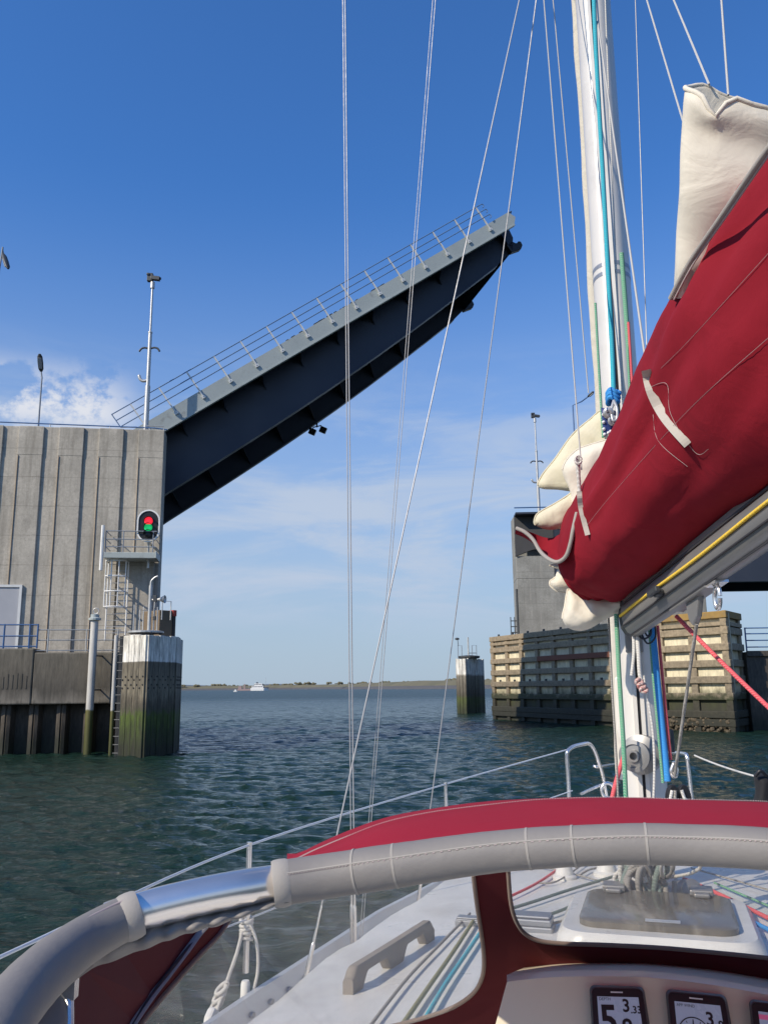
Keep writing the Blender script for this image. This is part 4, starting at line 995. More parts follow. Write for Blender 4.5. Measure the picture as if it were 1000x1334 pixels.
# ------------------------------------------------------------------ mast and standing rigging
def mast():
    zf = deckz(0, 0)
    def sec(z, k=1.):
        out = []
        for i in range(28):
            a = 2*math.pi*i/28; f = .12*math.cos(a); l = .095*math.sin(a)-.008
            if abs(l) < .012 and f < 0: f = -.104
            out.append(B(f*k, l*k, z))
        return out
    b = MB(); b.loft([sec(zf-.02), sec(3.2), sec(5.5), sec(8), sec(10.5), sec(12.2, .9)]); mt_ = b.build('mast', 'mast', yacht, smooth=True, ang=60)
    b = MB(); b.frame(B, -.126, -.106, -.028, -.010, zf+.35, 12.0); b.frame(B, -.126, -.106, .004, .022, zf+.35, 12.0); b.build('luff_track', 'mast', mt_)
    b = MB(); b.frame(B, -.112, -.104, -.009, .003, zf+.3, 12.0); b.build('luff_slot', 'slot', mt_)
    b = MB(); b.lathe(B(0, 0, zf-.02), (0, 0, 1), [(.17, 0), (.17, .02), (.13, .035), (.12, .05)], 20); b.build('mast_step', 'alu', mt_)
    for z in (3.62+.9, 3.57+.9):
        b = MB(); ring = []
        b.loft([sec(z, 1.012), sec(z+.022, 1.012)]); b.build('band', 'mastgrey', mt_)
    # winch on the aft face
    c = P(836, 990, 3.78); wz_ = c.z
    ax = (-hx*.92+px_*.25).normalized(); o = B(-.13, .0, wz_)
    b = MB(); b.lathe(o, ax, [(.088, -.03), (.088, .02), (.055, .035), (.052, .075), (.066, .095), (.069, .115), (.052, .118), (.050, .110), (.028, .112), (.026, .124), (.017, .124), (.016, .09), (0, .09)], 36); w_ = b.build('winch', 'alu', mt_, smooth=True, ang=30)
    b = MB(); b.frame(B, -.135, -.105, -.045, .045, wz_-.07, wz_+.07); b.build('winch_pad', 'alu', mt_, bev=.01)
    # cleat on the side, plate and halyard exits
    p = P(866, 970, 3.9); b = MB(); q = B(-.02, -.075, p.z); b.tube([q, q-px_*.06], .018, 8); b.tube([q-px_*.06-V((0, 0, .05)), q-px_*.06+V((0, 0, .05))], .014, 8); b.build('cleat', 'dsteel', mt_, smooth=True)
    b = MB(); za = P(798, 972, 4).z; zb_ = P(798, 878, 4).z
    b.prism([B(.02, .083, zb_), B(.02, .105, zb_-.02), B(.02, .11, za+.06), B(.02, .095, za), B(.02, .083, za)], hx*.06); b.build('side_plate', 'mast', mt_, bev=.004)
    for z in (zf+1.9, zf+2.05, zf+2.3):
        b = MB(); b.frame(B, -.104, -.0885, .025, .05, z, z+.006); b.build('rivet_mark', 'slot', mt_)
    # spreaders above the picture
    for z, hl in ((6.6, .95), (9.4, .7)):
        for sgn in (1, -1):
            b = MB(); b.tube([B(0, sgn*.07, z), B(-.1, sgn*hl, z+.06)], [.045, .025], 10, flat=.5); b.build('spreader', 'mast', mt_, smooth=True)
    return mt_
mast_o = mast()
def stay(name, pts, r, mt='wire', n=6, par=None):
    b = MB(); b.tube(pts, r, n); return b.build(name, mt, par or yacht, smooth=True)
def screw(p, q, k=.28):         # rigging screw at the foot of a wire
    p, q = V(p), V(q); d = (q-p).normalized()
    b = MB(); b.tube([p-V((0, 0, .03)), p+d*.05], .012, 8); b.tube([p+d*.05, p+d*.055, p+d*(k-.04), p+d*(k-.03)], [.006, .0095, .0095, .006], 8); b.tube([p+d*(k-.03), p+d*(k+.12)], [.006, .0042], 8)
    return b
def Pd(px, py, f, l):            # point on the plumb line of (f,l) nearest that pixel: returns depth-correct point
    q = B(f, l, 0); return P(px, py, q.y)
def rigging():
    # base pixel/level, then the way up to the spreader or mast above the frame
    for base, top, topf, r, k in (((462.5, 1251), (449.5, 0), (-.06, 1.0), .0034, 1), ((458.5, 1249), (446.5, 0), (-.06, 1.0), .0030, 1), ((390, 1312), (676, 0), (-.02, .12), .0038, 1), ((541, 1201), (698, 0), (.02, .12), .0034, 1), ((470, 1204+38), (567, 0), (-.03, .62), .0022, 0), ((467, 1240), (563.5, 0), (-.03, .60), .0020, 0)):
        p = PZ(base[0], base[1], 1.10); q = Pd(top[0], top[1], *topf); d = (q-p)
        q2 = p+d*1.9 if d.z > 0 else q
        stay('shroud', [p, q2], r)
        if k:
            screw(p, q2).build('rigging_screw', 'steel', yacht, smooth=True)
            b = MB(); b.box(p+V((0, 0, -.02)), hx*.03, px_*.006, (0, 0, .035)); b.build('chainplate', 'steel', yacht)
    # rigging that rises from the boom and mast
    for a, Ya, c, Yc, r, mt in (((708, 0), 3.9, (757, 612), 3.45, .0032, 'cord'), ((720, 0), 3.95, (766, 512), 3.9, .003, 'cord'), ((827, 0), 4.2, (842, 456), 4.05, .0028, 'wire'), ((842, 0), 3.2, (889, 158), 2.75, .0035, 'cord'), ((877, 0), 2.9, (923, 110), 2.25, .0035, 'cord'), ((939, 0), 2.5, (948, 124), 2.2, .0035, 'cord'), ((778, 28), 3.85, (842, 482), 3.0, .0045, 'cord')):
        p, q = P(*c, Yc), P(*a, Ya); stay('lazy_jack', [p, p+(q-p)*(1.6 if a[1] == 0 else 1)], r, mt)
    # furled headsail on the forestay behind the mast
    p = B(4.15, 0, 1.25); q = P(754, 0, B(1.6, 0, 0).y); pts = []
    p = P(812, 1012, p.y-.6)
    b = MB(); k = 60; path = []; rad = []
    for i in range(k+1):
        s = i/k; v = p.lerp(p+(q-p)*1.25, s); path.append(v+V((.012*mnoise.noise(v*1.7), 0, 0))); rad.append(.060+.012*mnoise.noise(v*2.6))
    b.tube(path, rad, 12); b.build('furled_headsail', 'sail', yacht, smooth=True)
    # halyards along the mast
    def alongmast(pts, r, mt, nm='halyard'):
        b = MB(); b.tube(spline([P(a, c, Y) for a, c, Y in pts], 6), r, 8); return b.build(nm, mt, yacht, smooth=True)
    alongmast([(768, -200, 3.86), (774, 25, 3.84), (786, 250, 3.83), (796, 440, 3.82), (799, 523, 3.80)], .0115, 'rteal')
    alongmast([(784, -120, 3.90), (790, 60, 3.86), (800, 300, 3.86), (812, 560, 3.86)], .004, 'rwhite')
    alongmast([(775, 395, 3.84), (779, 470, 3.83), (785, 570, 3.82)], .006, 'rgreen')
    alongmast([(809, 330, 4.02), (817, 440, 4.0), (823, 540, 3.98)], .012, 'rgreen')
    alongmast([(818, 420, 3.98), (824, 520, 3.96)], .007, 'rred')
    alongmast([(802, 800, 3.78), (806, 880, 3.77), (811, 960, 3.76), (815, 1045, 3.76), (818, 1120, 3.8)], .010, 'rgreen')
    alongmast([(792, 800, 3.9), (797, 900, 3.88), (803, 1000, 3.86), (806, 1090, 3.86)], .005, 'rgrey')
    alongmast([(848, 800, 3.94), (855, 880, 3.93), (862, 950, 3.92), (869, 1018, 3.9)], .0145, 'rblue')
    alongmast([(845, 815, 3.98), (852, 900, 3.97), (863, 1020, 3.95)], .007, 'rgreen')
    alongmast([(856, 815, 3.96), (864, 900, 3.94), (873, 990, 3.92)], .007, 'rred')
    alongmast([(812, 985, 3.95), (803, 1015, 3.92), (797, 1040, 3.9), (790, 1080, 3.9)], .010, 'rred')
    alongmast([(838, 880, 3.74), (845, 920, 3.74), (850, 955, 3.75), (852, 1000, 3.77), (850, 1060, 3.8)], .006, 'rwhite')
    # knotted tail under the gooseneck
    alongmast([(829, 822, 3.72), (831, 850, 3.70), (833, 880, 3.70), (838, 898, 3.70)], .009, 'rwhite', 'reef_line')
    alongmast([(824, 820, 3.72), (825, 850, 3.71), (822, 880, 3.71)], .007, 'rwhite', 'reef_line')
    b = MB(); 
    for k in range(3):
        c = P(832+k*3, 888+k*5, 3.695); b.tube(spline([c+V((.013*math.cos(x), .006*math.sin(2*x), .010*math.sin(x))) for x in [2*math.pi*i/8 for i in range(8)]], 3, True), .008, 8)
    b.build('reef_knot', 'rpink', yacht, smooth=True)
rigging()
def lifelines():
    tops = []
    for (bx, by), (tx, ty), sgn in (((319, 1322), (325, 1097), 1), ((584, 1172), (580, 1019), 1)):
        p = PZ(bx, by, 1.08); q = P(tx, ty, p.y); tops.append((p, q))
        b = MB(); b.tube([p+V((0, 0, .16)), q], [.0135, .0115], 10); s = b.build('stanchion', 'steel', yacht, smooth=True)
        b = MB(); b.lathe(p, (0, 0, 1), [(.042, -.02), (.040, .012), (.022, .03), (.019, .12), (.015, .13)], 14); b.build('stanchion_base', 'white', s, smooth=True, ang=40)
        b = MB(); b.lathe(p+V((0, 0, .30)), (0, 0, 1), [(.0135, -.015), (.018, -.012), (.018, .012), (.0135, .015)], 12); b.build('collar', 'steel', s)
    pul = P(737, 977, 7.0)
    aft = P(0, 1247, 2.25); aft2 = aft+(aft-tops[0][1])*.9
    stay('lifeline', spline([aft2, aft, tops[0][1]-V((0, 0, .012)), tops[1][1]-V((0, 0, .012)), pul], 10), .0052, 'lifewire', 8)
    lo = [(a*.5+c*.5)+V((0, 0, .03)) for a, c in tops]
    stay('lifeline', spline([lo[0]+(lo[0]-lo[1])*1.0-V((.18, 0, 0.0)), lo[0], lo[1], P(745, 1030, 7.0)], 8), .0042, 'lifewire', 8)
    # starboard side stanchions and lines (mostly behind the boom and bag)
    sb = []
    for f in (-2.6, -.4, 1.8):
        p = B(f, -hb(f)+.05, sheer(f)); q = p+V((0, 0, .62)); sb.append(q)
        b = MB(); b.tube([p, q], .0125, 8); b.build('stanchion', 'steel', yacht, smooth=True)
    pr = P(897, 983, 7.2)
    stay('lifeline', spline([sb[0], sb[1], sb[2], P(982, 1011, 5.9)], 6), .005, 'lifewire'); stay('lifeline', sag(P(982, 1011, 5.9), P(904, 984, 7.2), .01), .0065, 'rwhite')
    # bow pulpit
    T = lambda pts, r=.0135: (lambda b: (b.tube(spline([P(*p) for p in pts], 6), r, 10), b)[1])(MB())
    t = T([(741, 1062, 7.0), (740, 1020, 7.0), (738, 990, 7.0), (739, 979, 7.0), (746, 973, 7.05), (757, 970, 7.15), (766, 969, 7.25), (772, 975, 7.3), (778, 990, 7.35), (786, 1018, 7.4), (793, 1062, 7.5)], .016); t.build('pulpit', 'steel', yacht, smooth=True)
    T([(772, 998, 7.35), (780, 999, 7.4), (800, 996, 8.0), (815, 996, 8.6), (850, 999, 8.6)], .013).build('pulpit', 'steel', yacht, smooth=True)
    T([(757, 1034, 7.1), (770, 1028, 7.3), (786, 1022, 7.4), (806, 1020, 8.2)], .012).build('pulpit', 'steel', yacht, smooth=True)
    T([(905, 1075, 7.2), (900, 1035, 7.2), (896, 1000, 7.2), (894, 986, 7.2), (890, 982, 7.3), (870, 981, 7.9), (850, 984, 8.4)], .016).build('pulpit', 'steel', yacht, smooth=True)
    b = MB(); c = P(791, 1030, 7.3); b.tube(spline([c+V((.05*math.cos(x), 0, .06*math.sin(x))) for x in [2*math.pi*i/8 for i in range(8)]], 3, True), .014, 8); b.build('shackle', 'steel', yacht, smooth=True)
lifelines()
# ------------------------------------------------------------------ boom
def boom():
    # axis of the boom, swung out a little to starboard and rising aft
    a = P(826, 806, 3.72); c = P(1010, 672, 2.55); d = (c-a).normalized(); up_ = V((0, 0, 1)); sd_ = d.cross(up_).normalized(); up_ = sd_.cross(d)
    if sd_.x > 0: sd_ = -sd_        # towards the camera's left (port)
    K = lambda s, q, z: a+d*s+sd_*q+up_*z
    half = [(-.018, -.074), (.0, -.077), (.018, -.074), (.040, -.060), (.054, -.034), (.058, .03), (.052, .052), (.044, .062), (.044, .090), (.018, .094)]
    prof = half+[(-x, z) for x, z in reversed(half[4:])]
    b = MB(); b.loft([[K(s, q, z) for q, z in prof] for s in (0, .5, 1, 1.5, 2.2, 3.2)]); bo = b.build('boom', 'alu', yacht, smooth=True, ang=35)
    b = MB(); b.loft([[K(s, q*.98, z*.98) for q, z in prof] for s in (-.045, .002)]); b.build('end_fitting', 'dsteel', bo, bev=.01)
    b = MB()
    b.tube([K(-.03, .0, -.02), B(-.11, 0, K(0, 0, 0).z-.03)], .03, 10); b.box(B(-.115, 0, K(0, 0, 0).z-.03), hx*.02, px_*.04, (0, 0, .10)); b.build('gooseneck', 'alu', bo, bev=.005)
    b = MB(); b.frame(K, .0, 3.1, .0535, .0575, .054, .062); b.build('dark_slot', 'slot', bo)
    b = MB(); b.tube([K(s, .0625, .012+.003*math.sin(s*6)) for s in [i*.1 for i in range(32)]], .0062, 8); b.build('outhaul_line', 'ryel', bo, smooth=True)
    b = MB(); b.frame(K, 0, 3.1, .0565, .0600, -.035, -.030); b.frame(K, 0, 3.1, .024, .028, -.076, -.069); b.build('groove', 'slot', bo)
    # cleat, vang lug and eye
    b = MB(); b.frame(K, .42, .46, .058, .085, -.03, -.005); b.box(K(.44, .09, -.012), d*.045, sd_*.01, up_*.011); b.build('cleat', 'dsteel', bo, bev=.004)
    p = P(926, 780, 3.15); s = (p-a).dot(d)
    b = MB(); b.prism([K(s-.05, .012, -.074), K(s+.07, .012, -.074), K(s+.02, .012, -.15), K(s-.02, .012, -.175), K(s-.045, .012, -.15)], -sd_*.024); b.frame(K, s-.16, s+.16, -.03, .03, -.086, -.075); b.build('vang_lug', 'alu', bo, bev=.005)
    p2 = P(947, 752, 2.98); s2 = (p2-a).dot(d); c2 = K(s2, 0, -.125)
    b = MB(); b.tube(spline([c2+sd_*0+d*(.028*math.cos(x))*.7+V((0, 0, .038*math.sin(x))) for x in [2*math.pi*i/10 for i in range(10)]], 3, True), .008, 8); b.frame(K, s2-.05, s2+.05, -.025, .025, -.085, -.076); b.build('eye', 'steel', bo, smooth=True)
    return K, s
boomK, vs = boom()
def vang():
    p = boomK(vs-.01, 0, -.17); q = P(878, 1012, 3.62)
    stay('boom_vang', [p, q], .0065, 'rgrey', 8)
    b = MB(); b.tube(spline([q+V((0, 0, .06)), q+V((.012, 0, .02)), q, q+V((-.012, 0, .02)), q+V((0, 0, .05))], 4), .008, 8); b.build('shackle', 'steel', yacht, smooth=True)
    for dx, mt in ((-.012, 'black'), (.03, 'black')):
        c = q+V((dx, 0, -.09)); b = MB()
        rg = [c+V((.030*math.cos(x), 0, .062*math.sin(x)+.0)) for x in [2*math.pi*i/16 for i in range(16)]]
        b.prism([r-V((0, .014, 0)) for r in rg], (0, .028, 0)); blk = b.build('block', mt, yacht, bev=.005)
        b = MB(); b.lathe(c-V((0, .018, 0)), (0, 1, 0), [(.012, 0), (.012, .036)], 12); b.build('sheave', 'steel', blk)
    for k, (dx, mt) in enumerate(((-.05, 'rwhite'), (.045, 'rwhite'), (-.02, 'rgrey'))):
        stay('vang_tackle', spline([q+V((dx*.4, -.02, -.05)), q+V((dx, -.02, -.16)), q+V((dx*1.6, 0, -.35)), B(-.12, -.02+dx, deckz(0, 0)+.05)], 5), .007, mt, 8)
    # red line from the boom to starboard
    stay('preventer', sag(boomK(.30, -.05, -.07), P(1060, 976, 2.9), .01), .0085, 'rred', 8)
    # drooping small lines and rings under the gooseneck
    for x0, x1, dy in ((826, 846, 14), (832, 852, 20), (838, 846, 10)):
        a, c = P(x0, 818, 3.72), P(x1, 812, 3.72)
        b = MB(); b.tube(spline([a, P((x0+x1)/2, 818+dy, 3.70), P(x1+1, 818+dy*.6, 3.71), c], 5), .004, 6); b.build('reef_loop', 'slot', yacht, smooth=True)
vang()
# ------------------------------------------------------------------ sail and its cover
SEC = [  # boom edge, lower bulge, upper bulge, top edge (what they pass in the picture), distance
    ((775, 783), (752, 776), (733, 745), (742, 705), 3.92), ((797, 783), (752, 770), (725, 730), (744, 672), 3.88), ((822, 779), (770, 758), (736, 700), (763, 636), 3.75),
    ((862, 752), (806, 720), (770, 650), (800, 570), 3.45), ((910, 716), (852, 676), (806, 590), (830, 505), 3.15), ((960, 680), (905, 625), (846, 515), (856, 433), 2.85),
    ((1010, 640), (962, 570), (892, 432), (879, 383), 2.55), ((1080, 590), (1040, 490), (962, 330), (937, 287), 2.3), ((1160, 530), (1130, 400), (1060, 215), (1004, 193), 2.05), ((1280, 440), (1260, 290), (1200, 80), (1120, 60), 1.8)]
def sail_cover():
    t = thing('sail_cover', P(870, 640, 3.2), 'burgundy sail cover lying along the boom with beige straps and grey piping', 'sail cover')
    rings = []
    for b4, m1, m2, tp, Y in SEC:
        pb, p1, p2, pt = P(*b4, Y), P(*m1, Y-.19), P(*m2, Y-.16), P(*tp, Y+.03)
        ax = (pt-pb); mid = (pb+pt)/2
        def mir(p, k):
            s = (p-pb).dot(ax)/ax.length_squared; return pb+ax*s-(p-(pb+ax*s))*k
        q2, q1 = mir(p2, .8)+V((.03, .05, 0)), mir(p1, .8)+V((.02, .05, 0))
        rings.append(spline([pb, p1, p2, pt, q2, q1], 10, True))
    n = len(rings[0]); cols = [spline([r[j] for r in rings], 9) for j in range(n)]
    m_ = len(cols[0]); rr = [[cols[j][i] for j in range(n)] for i in range(m_)]
    # cloth folds: long creases along the boom, puckers near the mast end
    out = []
    for i, rg in enumerate(rr):
        c = sum(rg, V((0, 0, 0)))/n; u = i/(m_-1); o2 = []
        for j, p in enumerate(rg):
            nrm = (p-c).normalized(); v = j/n
            w_ = .014*mnoise.noise(V((u*7, v*9+u*4, 3.1)))+.010*mnoise.noise(V((u*16+v*6, v*20-u*10, 1.7)))
            fv = v+.05*math.sin(u*5)+.03*mnoise.noise(V((u*4, v*3, 8))); w_ += sm((u-.12)/.3)*sum(a_*math.exp(-((fv-c_)/s_)**2) for a_, c_, s_ in ((.010, .445, .022), (-.020, .415, .02), (.016, .385, .03), (-.012, .33, .02), (.012, .25, .04), (-.010, .19, .02)))
            pk = sm((.35-u)/.3); w_ += pk*.011*mnoise.noise(V((u*34, v*12, 9)))
            cr_ = v-.30-.05*mnoise.noise(V((u*3, 0, 5))); w_ -= .022*math.exp(-(cr_/.018)**2)*sm((u-.15)/.3)
            o2.append(p+nrm*w_)
        out.append(o2)
    b = MB()
    c0 = sum(out[0], V((0, 0, 0)))/n
    cap = [[c0.lerp(p, k)+(out[0][0]-out[3][0]).normalized()*e for p in out[0]] for k, e in ((.05, .035), (.45, .03), (.8, .018))]
    b.loft(cap+out, True); body = b.build('cover', 'red', t, smooth=True, ang=180)
    def surf(u, v, off=.006):
        i = max(0, min(m_-1.001, u*(m_-1))); j = (v*n) % n; i0 = int(i); j0 = int(j); fi, fj = i-i0, j-j0
        g = lambda a, c: out[min(a, m_-1)][c % n]
        p = g(i0, j0)*(1-fi)*(1-fj)+g(i0+1, j0)*fi*(1-fj)+g(i0, j0+1)*(1-fi)*fj+g(i0+1, j0+1)*fi*fj
        c = sum(out[i0], V((0, 0, 0)))/n
        return p+(p-c).normalized()*off
    def nearest(px, py):
        best = None
        for i in range(0, m_):
            for j in range(0, n//2+4):
                d_ = out[i][j]-EYEV; z = d_.dot(FW); x, y = 500+FPX*d_.dot(RT)/z, 667-FPX*d_.dot(UP)/z
                e = (x-px)**2+(y-py)**2
                if best is None or e < best[0]: best = (e, i/(m_-1), j/n)
        return best[1], best[2]
    flat_ = [p for rg in out for p in rg[:n//2+8]]
    FA = np.array([tuple(p) for p in flat_]); DA = FA-np.array(tuple(EYEV)); LA = np.linalg.norm(DA, axis=1); UA = DA/LA[:, None]
    def onto(px, py, off):              # the near side of the cover where that line of sight meets it
        d = ray(px, py).normalized(); dn = np.array(tuple(d)); e = ((UA-dn)**2).sum(1); idx = np.argsort(e)[:40]
        idx = idx[e[idx] < max(e[idx[0]]*4, 2e-4)]; near = LA[idx]; sel = idx[near < near.min()+.12]
        wts = 1/(e[sel]+1e-6); return EYEV+d*(float((LA[sel]*wts).sum()/wts.sum())-off)
    def strip(pxs, wd, mt, nm, par, th=.003, k=8, off=.006):
        pts = [onto(q.x, q.y, off) for q in spline([V((a, c)) for a, c in pxs], k)]
        for _ in range(2): pts = [pts[0]]+[(pts[i-1]+pts[i]*2+pts[i+1])/4 for i in range(1, len(pts)-1)]+[pts[-1]]
        b = MB(); rings = []
        for i, p in enumerate(pts):
            tg = (pts[min(i+1, len(pts)-1)]-pts[max(0, i-1)]).normalized(); vw = (EYEV-p).normalized(); x = tg.cross(vw).normalized()
            rings.append([p-x*wd/2, p-x*wd/2+vw*th, p+x*wd/2+vw*th, p+x*wd/2])
        b.loft(rings); return b.build(nm, mt, par, smooth=False)
    # seams
    for pxs in ([(845, 505), (868, 500), (873, 540), (905, 590), (922, 585)], [(1000, 330), (900, 440), (860, 480)], [(1000, 440), (900, 530), (800, 640), (760, 690)], [(850, 540), (857, 575), (895, 608)]):
        strip(pxs, .0011, 'stitch', 'seam', body, .001, 10, off=.005)
    # straps
    s1 = strip([(841, 482), (848, 512), (866, 545), (896, 579)], .030, 'webbing', 'strap', t, .005, 8, off=.012)
    b = MB(); kn = P(841, 484, 2.93)
    b.tube(spline([kn+V((.02*math.cos(x), .01*math.sin(2*x)-.02, .03*math.sin(x)-.02)) for x in [2*math.pi*i/8 for i in range(8)]], 3, True), .010, 8); b.tube([kn+V((-.02, -.02, -.04)), kn+V((-.035, -.02, -.055))], .009, 6); b.build('knot', 'rwhite', s1, smooth=True)
    s2 = strip([(754, 640), (756, 662), (765, 697)], .020, 'webbing', 'strap', t, .005, 8, off=.014)
    b = MB(); b.tube([P(752, 597, 3.42), P(753, 620, 3.44), P(755, 645, 3.46)], [.011, .008, .008], 8); b.tube(spline([P(752, 600, 3.42)+V((.012*math.cos(x), -.01, .016*math.sin(x))) for x in [2*math.pi*i/8 for i in range(8)]], 3, True), .006, 6); b.build('knot', 'rwhite', s2, smooth=True)
    # zip along the top edge
    zp = spline([P(a, c, Y) for a, c, Y in ((873, 389, 2.46), (889, 358, 2.38), (904, 333, 2.31), (938, 284, 2.14), (968, 240, 2.01), (1000, 194, 1.88), (1060, 112, 1.7))], 8)
    b = MB(); b.tube(zp, .0085, 8); b.build('zip_tape', 'trimg', t, smooth=True)
    b = MB(); b.tube([p+V((.006, -.012, -.008)) for p in zp], .0035, 6); b.build('zip_teeth', 'stitch', t, smooth=True)
    # loose flap at the mast end with its piping
    trim = [(672, 688, 3.82), (683, 693, 3.80), (694, 703, 3.78), (703, 718, 3.74), (714, 728, 3.64), (726, 732, 3.58), (737, 724, 3.53), (743, 706, 3.50), (746, 690, 3.49), (751, 668, 3.50)]
    tp = spline([P(*p) for p in trim], 6)
    bk = spline([P(*p) for p in [(673, 687, 3.83), (684, 691, 3.86), (697, 696, 3.9), (708, 700, 3.9), (718, 701, 3.88), (727, 697, 3.82), (736, 690, 3.72), (743, 680, 3.62), (748, 672, 3.55), (752, 664, 3.52)]], 6)
    b = MB(); rows = []
    for k in range(7):
        s = k/6; rows.append([p.lerp(q, s)+V((0, .05*math.sin(math.pi*s), -.02*math.sin(math.pi*s))) for p, q in zip(tp, bk)])
    b.loft(rows+[[p+V((0, .004, .002)) for p in rw] for rw in reversed(rows)], False, False); fl = b.build('flap', 'red', t, smooth=True, ang=180)
    b = MB(); b.tube(tp, .0085, 8); b.build('piping', 'trimg', fl, smooth=True)
sail_cover()
def mainsail():
    t = thing('mainsail', P(800, 600, 3.8), 'folded cream white mainsail bulging out of the burgundy cover', 'sail')
    # pleat standing up behind the cover: a flattened open tube of cloth
    rows = [  # left edge, right edge (picture), distance
        ((893, 113), (1062, 158), 2.22), ((890, 130), (1066, 178), 2.22), ((888, 160), (1070, 220), 2.24), ((886, 200), (1070, 260), 2.26), ((884, 250), (1040, 290), 2.3), ((881, 300), (1000, 320), 2.36), ((878, 350), (950, 350), 2.42), ((875, 392), (915, 385), 2.5)]
    b = MB(); rings = []
    for k, (l, r, Y) in enumerate(rows):
        ring = []
        n = 40; th = .095 if k < 2 else .075
        for j in range(n):
            a = 2*math.pi*j/n; x = -math.cos(a); s = .5+.5*math.copysign(abs(x)**.8, x); px = l[0]+(r[0]-l[0])*s; py = l[1]+(r[1]-l[1])*s
            if k == 1 and math.sin(a) < 0: py += 12*math.exp(-((s-.21)/.11)**2)
            if k == 0:
                py += (26*math.exp(-((s-.21)/.09)**2)+2*math.sin(s*30) if math.sin(a) < 0 else -7*math.exp(-((s-.12)/.10)**2)+8*s)
            q = P(px, py, Y); dp = th*math.sin(a)
            q = q+(q-EYEV).normalized()*dp
            q += V((0, -1, .2))*(.020*mnoise.noise(q*5+V((0, 0, 4)))+.004*mnoise.noise(q*14)+.022*(.3-abs(mnoise.noise(V((q.x*2, 1, q.z*5+q.x*3))))))
            ring.append(q)
        rings.append(ring)
    cols = [spline([r[j] for r in rings], 5) for j in range(len(rings[0]))]
    rings = [[c[i] for c in cols] for i in range(len(cols[0]))]
    inner = [[p+((sum(rg, V((0,0,0)))/len(rg))-p)*.07 for p in rg] for rg in rings]
    b.loft(list(reversed(inner))+rings, False, True); b.build('leech_fold', 'sail', t, smooth=True, ang=180, recalc=False)
    # rolled tape and zigzag stitching of the fold
    b = MB(); b.tube(rings[0]+rings[0][:1], .0075, 8); b.build('rolled_edge', 'sail', t, smooth=True)
    b = MB(); pts = []
    for k in range(40):
        s = k/39; px = 893+(1050-893)*s; py = 152+38*s*.8+(4 if k % 2 else -4)+6*math.sin(s*9)
        pts.append(P(px, py, 2.12))
    # fit the stitches onto the cloth
    ref = [p for rg in rings[:16] for p in rg[1:20]]
    def near(p):
        d0 = (p-EYEV).normalized(); best = min(ref, key=lambda r: ((r-EYEV).normalized()-d0).length)
        return EYEV+d0*((best-EYEV).length-.006)
    b.tube([near(p) for p in pts], .0016, 5); b.build('zigzag_stitch', 'webbing', t)
    # folds at the mast
    def fold(nm, outl, Y, th, mt, step=6, wob=.014, ws=9, edge=26):
        b = MB(); inflate(b, outl, Y, th, step, wob, ws, True, edge); o = b.build(nm, mt, t, smooth=True, ang=180)
        Yf = Y if callable(Y) else (lambda a, c: Y)
        hp = spline([V(p) for p in outl], 5, True); k = len(hp); b = MB(); b.tube([P(p.x, p.y, Yf(p.x, p.y)-.004) for p in hp[:int(k*.62)]], .0042, 6); b.build('hem', mt, o, smooth=True)
        return o
    fold('luff_fold', [(700, 632), (706, 618), (722, 598), (745, 566), (768, 546), (784, 534), (797, 545), (806, 572), (806, 600), (790, 622), (770, 628), (752, 640), (725, 638), (707, 637)], lambda x, y: 3.98-.0012*(x-700), .085, 'sailcream', 5, 0.024, 9, 15)
    fold('luff_fold', [(732, 612), (748, 588), (775, 577), (800, 572), (808, 585), (800, 612), (782, 645), (765, 668), (748, 668), (742, 640)], lambda x, y: 3.86-.0010*(x-700), .08, 'sail', 5, 0.024, 9, 15)
    fold('luff_fold', [(697, 684), (697, 673), (704, 666), (722, 656), (742, 643), (757, 628), (768, 622), (772, 640), (762, 660), (752, 672), (738, 686), (715, 690)], lambda x, y: 3.84, .08, 'sailcream', 4, 0.024, 9, 13)
    fold('luff_fold', [(752, 690), (758, 640), (775, 605), (800, 570), (812, 580), (800, 620), (780, 665), (765, 700)], 3.80, .08, 'sail', 5, 0.024, 9, 15)
    fold('tack_fold', [(722, 752), (716, 757), (717, 764), (728, 771), (745, 770), (750, 755), (740, 738), (728, 738)], 3.95, .10, 'sail', 4, 0.012, 12, 12)
    fold('tack_fold', [(715, 737), (728, 735), (736, 738), (732, 742), (722, 740)], 3.93, .03, 'sail', 3, 0.012, 9, 5)
    fold('tack_fold', [(732, 806), (735, 790), (738, 772), (742, 768), (770, 776), (815, 778), (826, 784), (812, 797), (790, 806), (770, 818), (755, 822), (740, 818)], lambda x, y: 3.86-.0005*(x-730), .10, 'sail', 4, 0.024, 9, 14)
    # blue headboard patch with its rivets, shackle and halyard knot
    b = MB(); inflate(b, [(782, 531), (790, 532), (808, 537), (806, 550), (798, 560), (786, 570), (784, 550)], 3.70, .02, 4, 0, 9, False, 4); hd = b.build('headboard', 'navycloth', t)
    for px, py in ((785.5, 540), (785.7, 550), (786, 559), (787, 566), (792, 564), (789, 533.5), (797, 535.5), (795, 562)):
        b = MB(); c = P(px, py, 3.69); u = (EYEV-c).normalized(); b.lathe(c, u, [(.008, -.004), (.008, .004), (.004, .008), (0, .009)], 8); b.build('rivet', 'print', hd, smooth=True)
    for px, py, r in ((792, 538, .026), (798, 548, .024)):
        b = MB(); c = P(px, py, 3.675); u = (EYEV-c).normalized(); b.lathe(c, u, [(r, -.006), (r, .006), (r*.6, .016), (r*.3, .016), (0, .008)], 14); b.build('grommet', 'galv', hd, smooth=True, ang=30)
    b = MB(); b.tube(spline([P(799, 522, 3.69), P(803, 532, 3.66), P(803, 545, 3.66), P(798, 548, 3.66), P(796, 535, 3.67), P(799, 522, 3.69)], 5), .007, 8); b.build('halyard_shackle', 'galv', t, smooth=True)
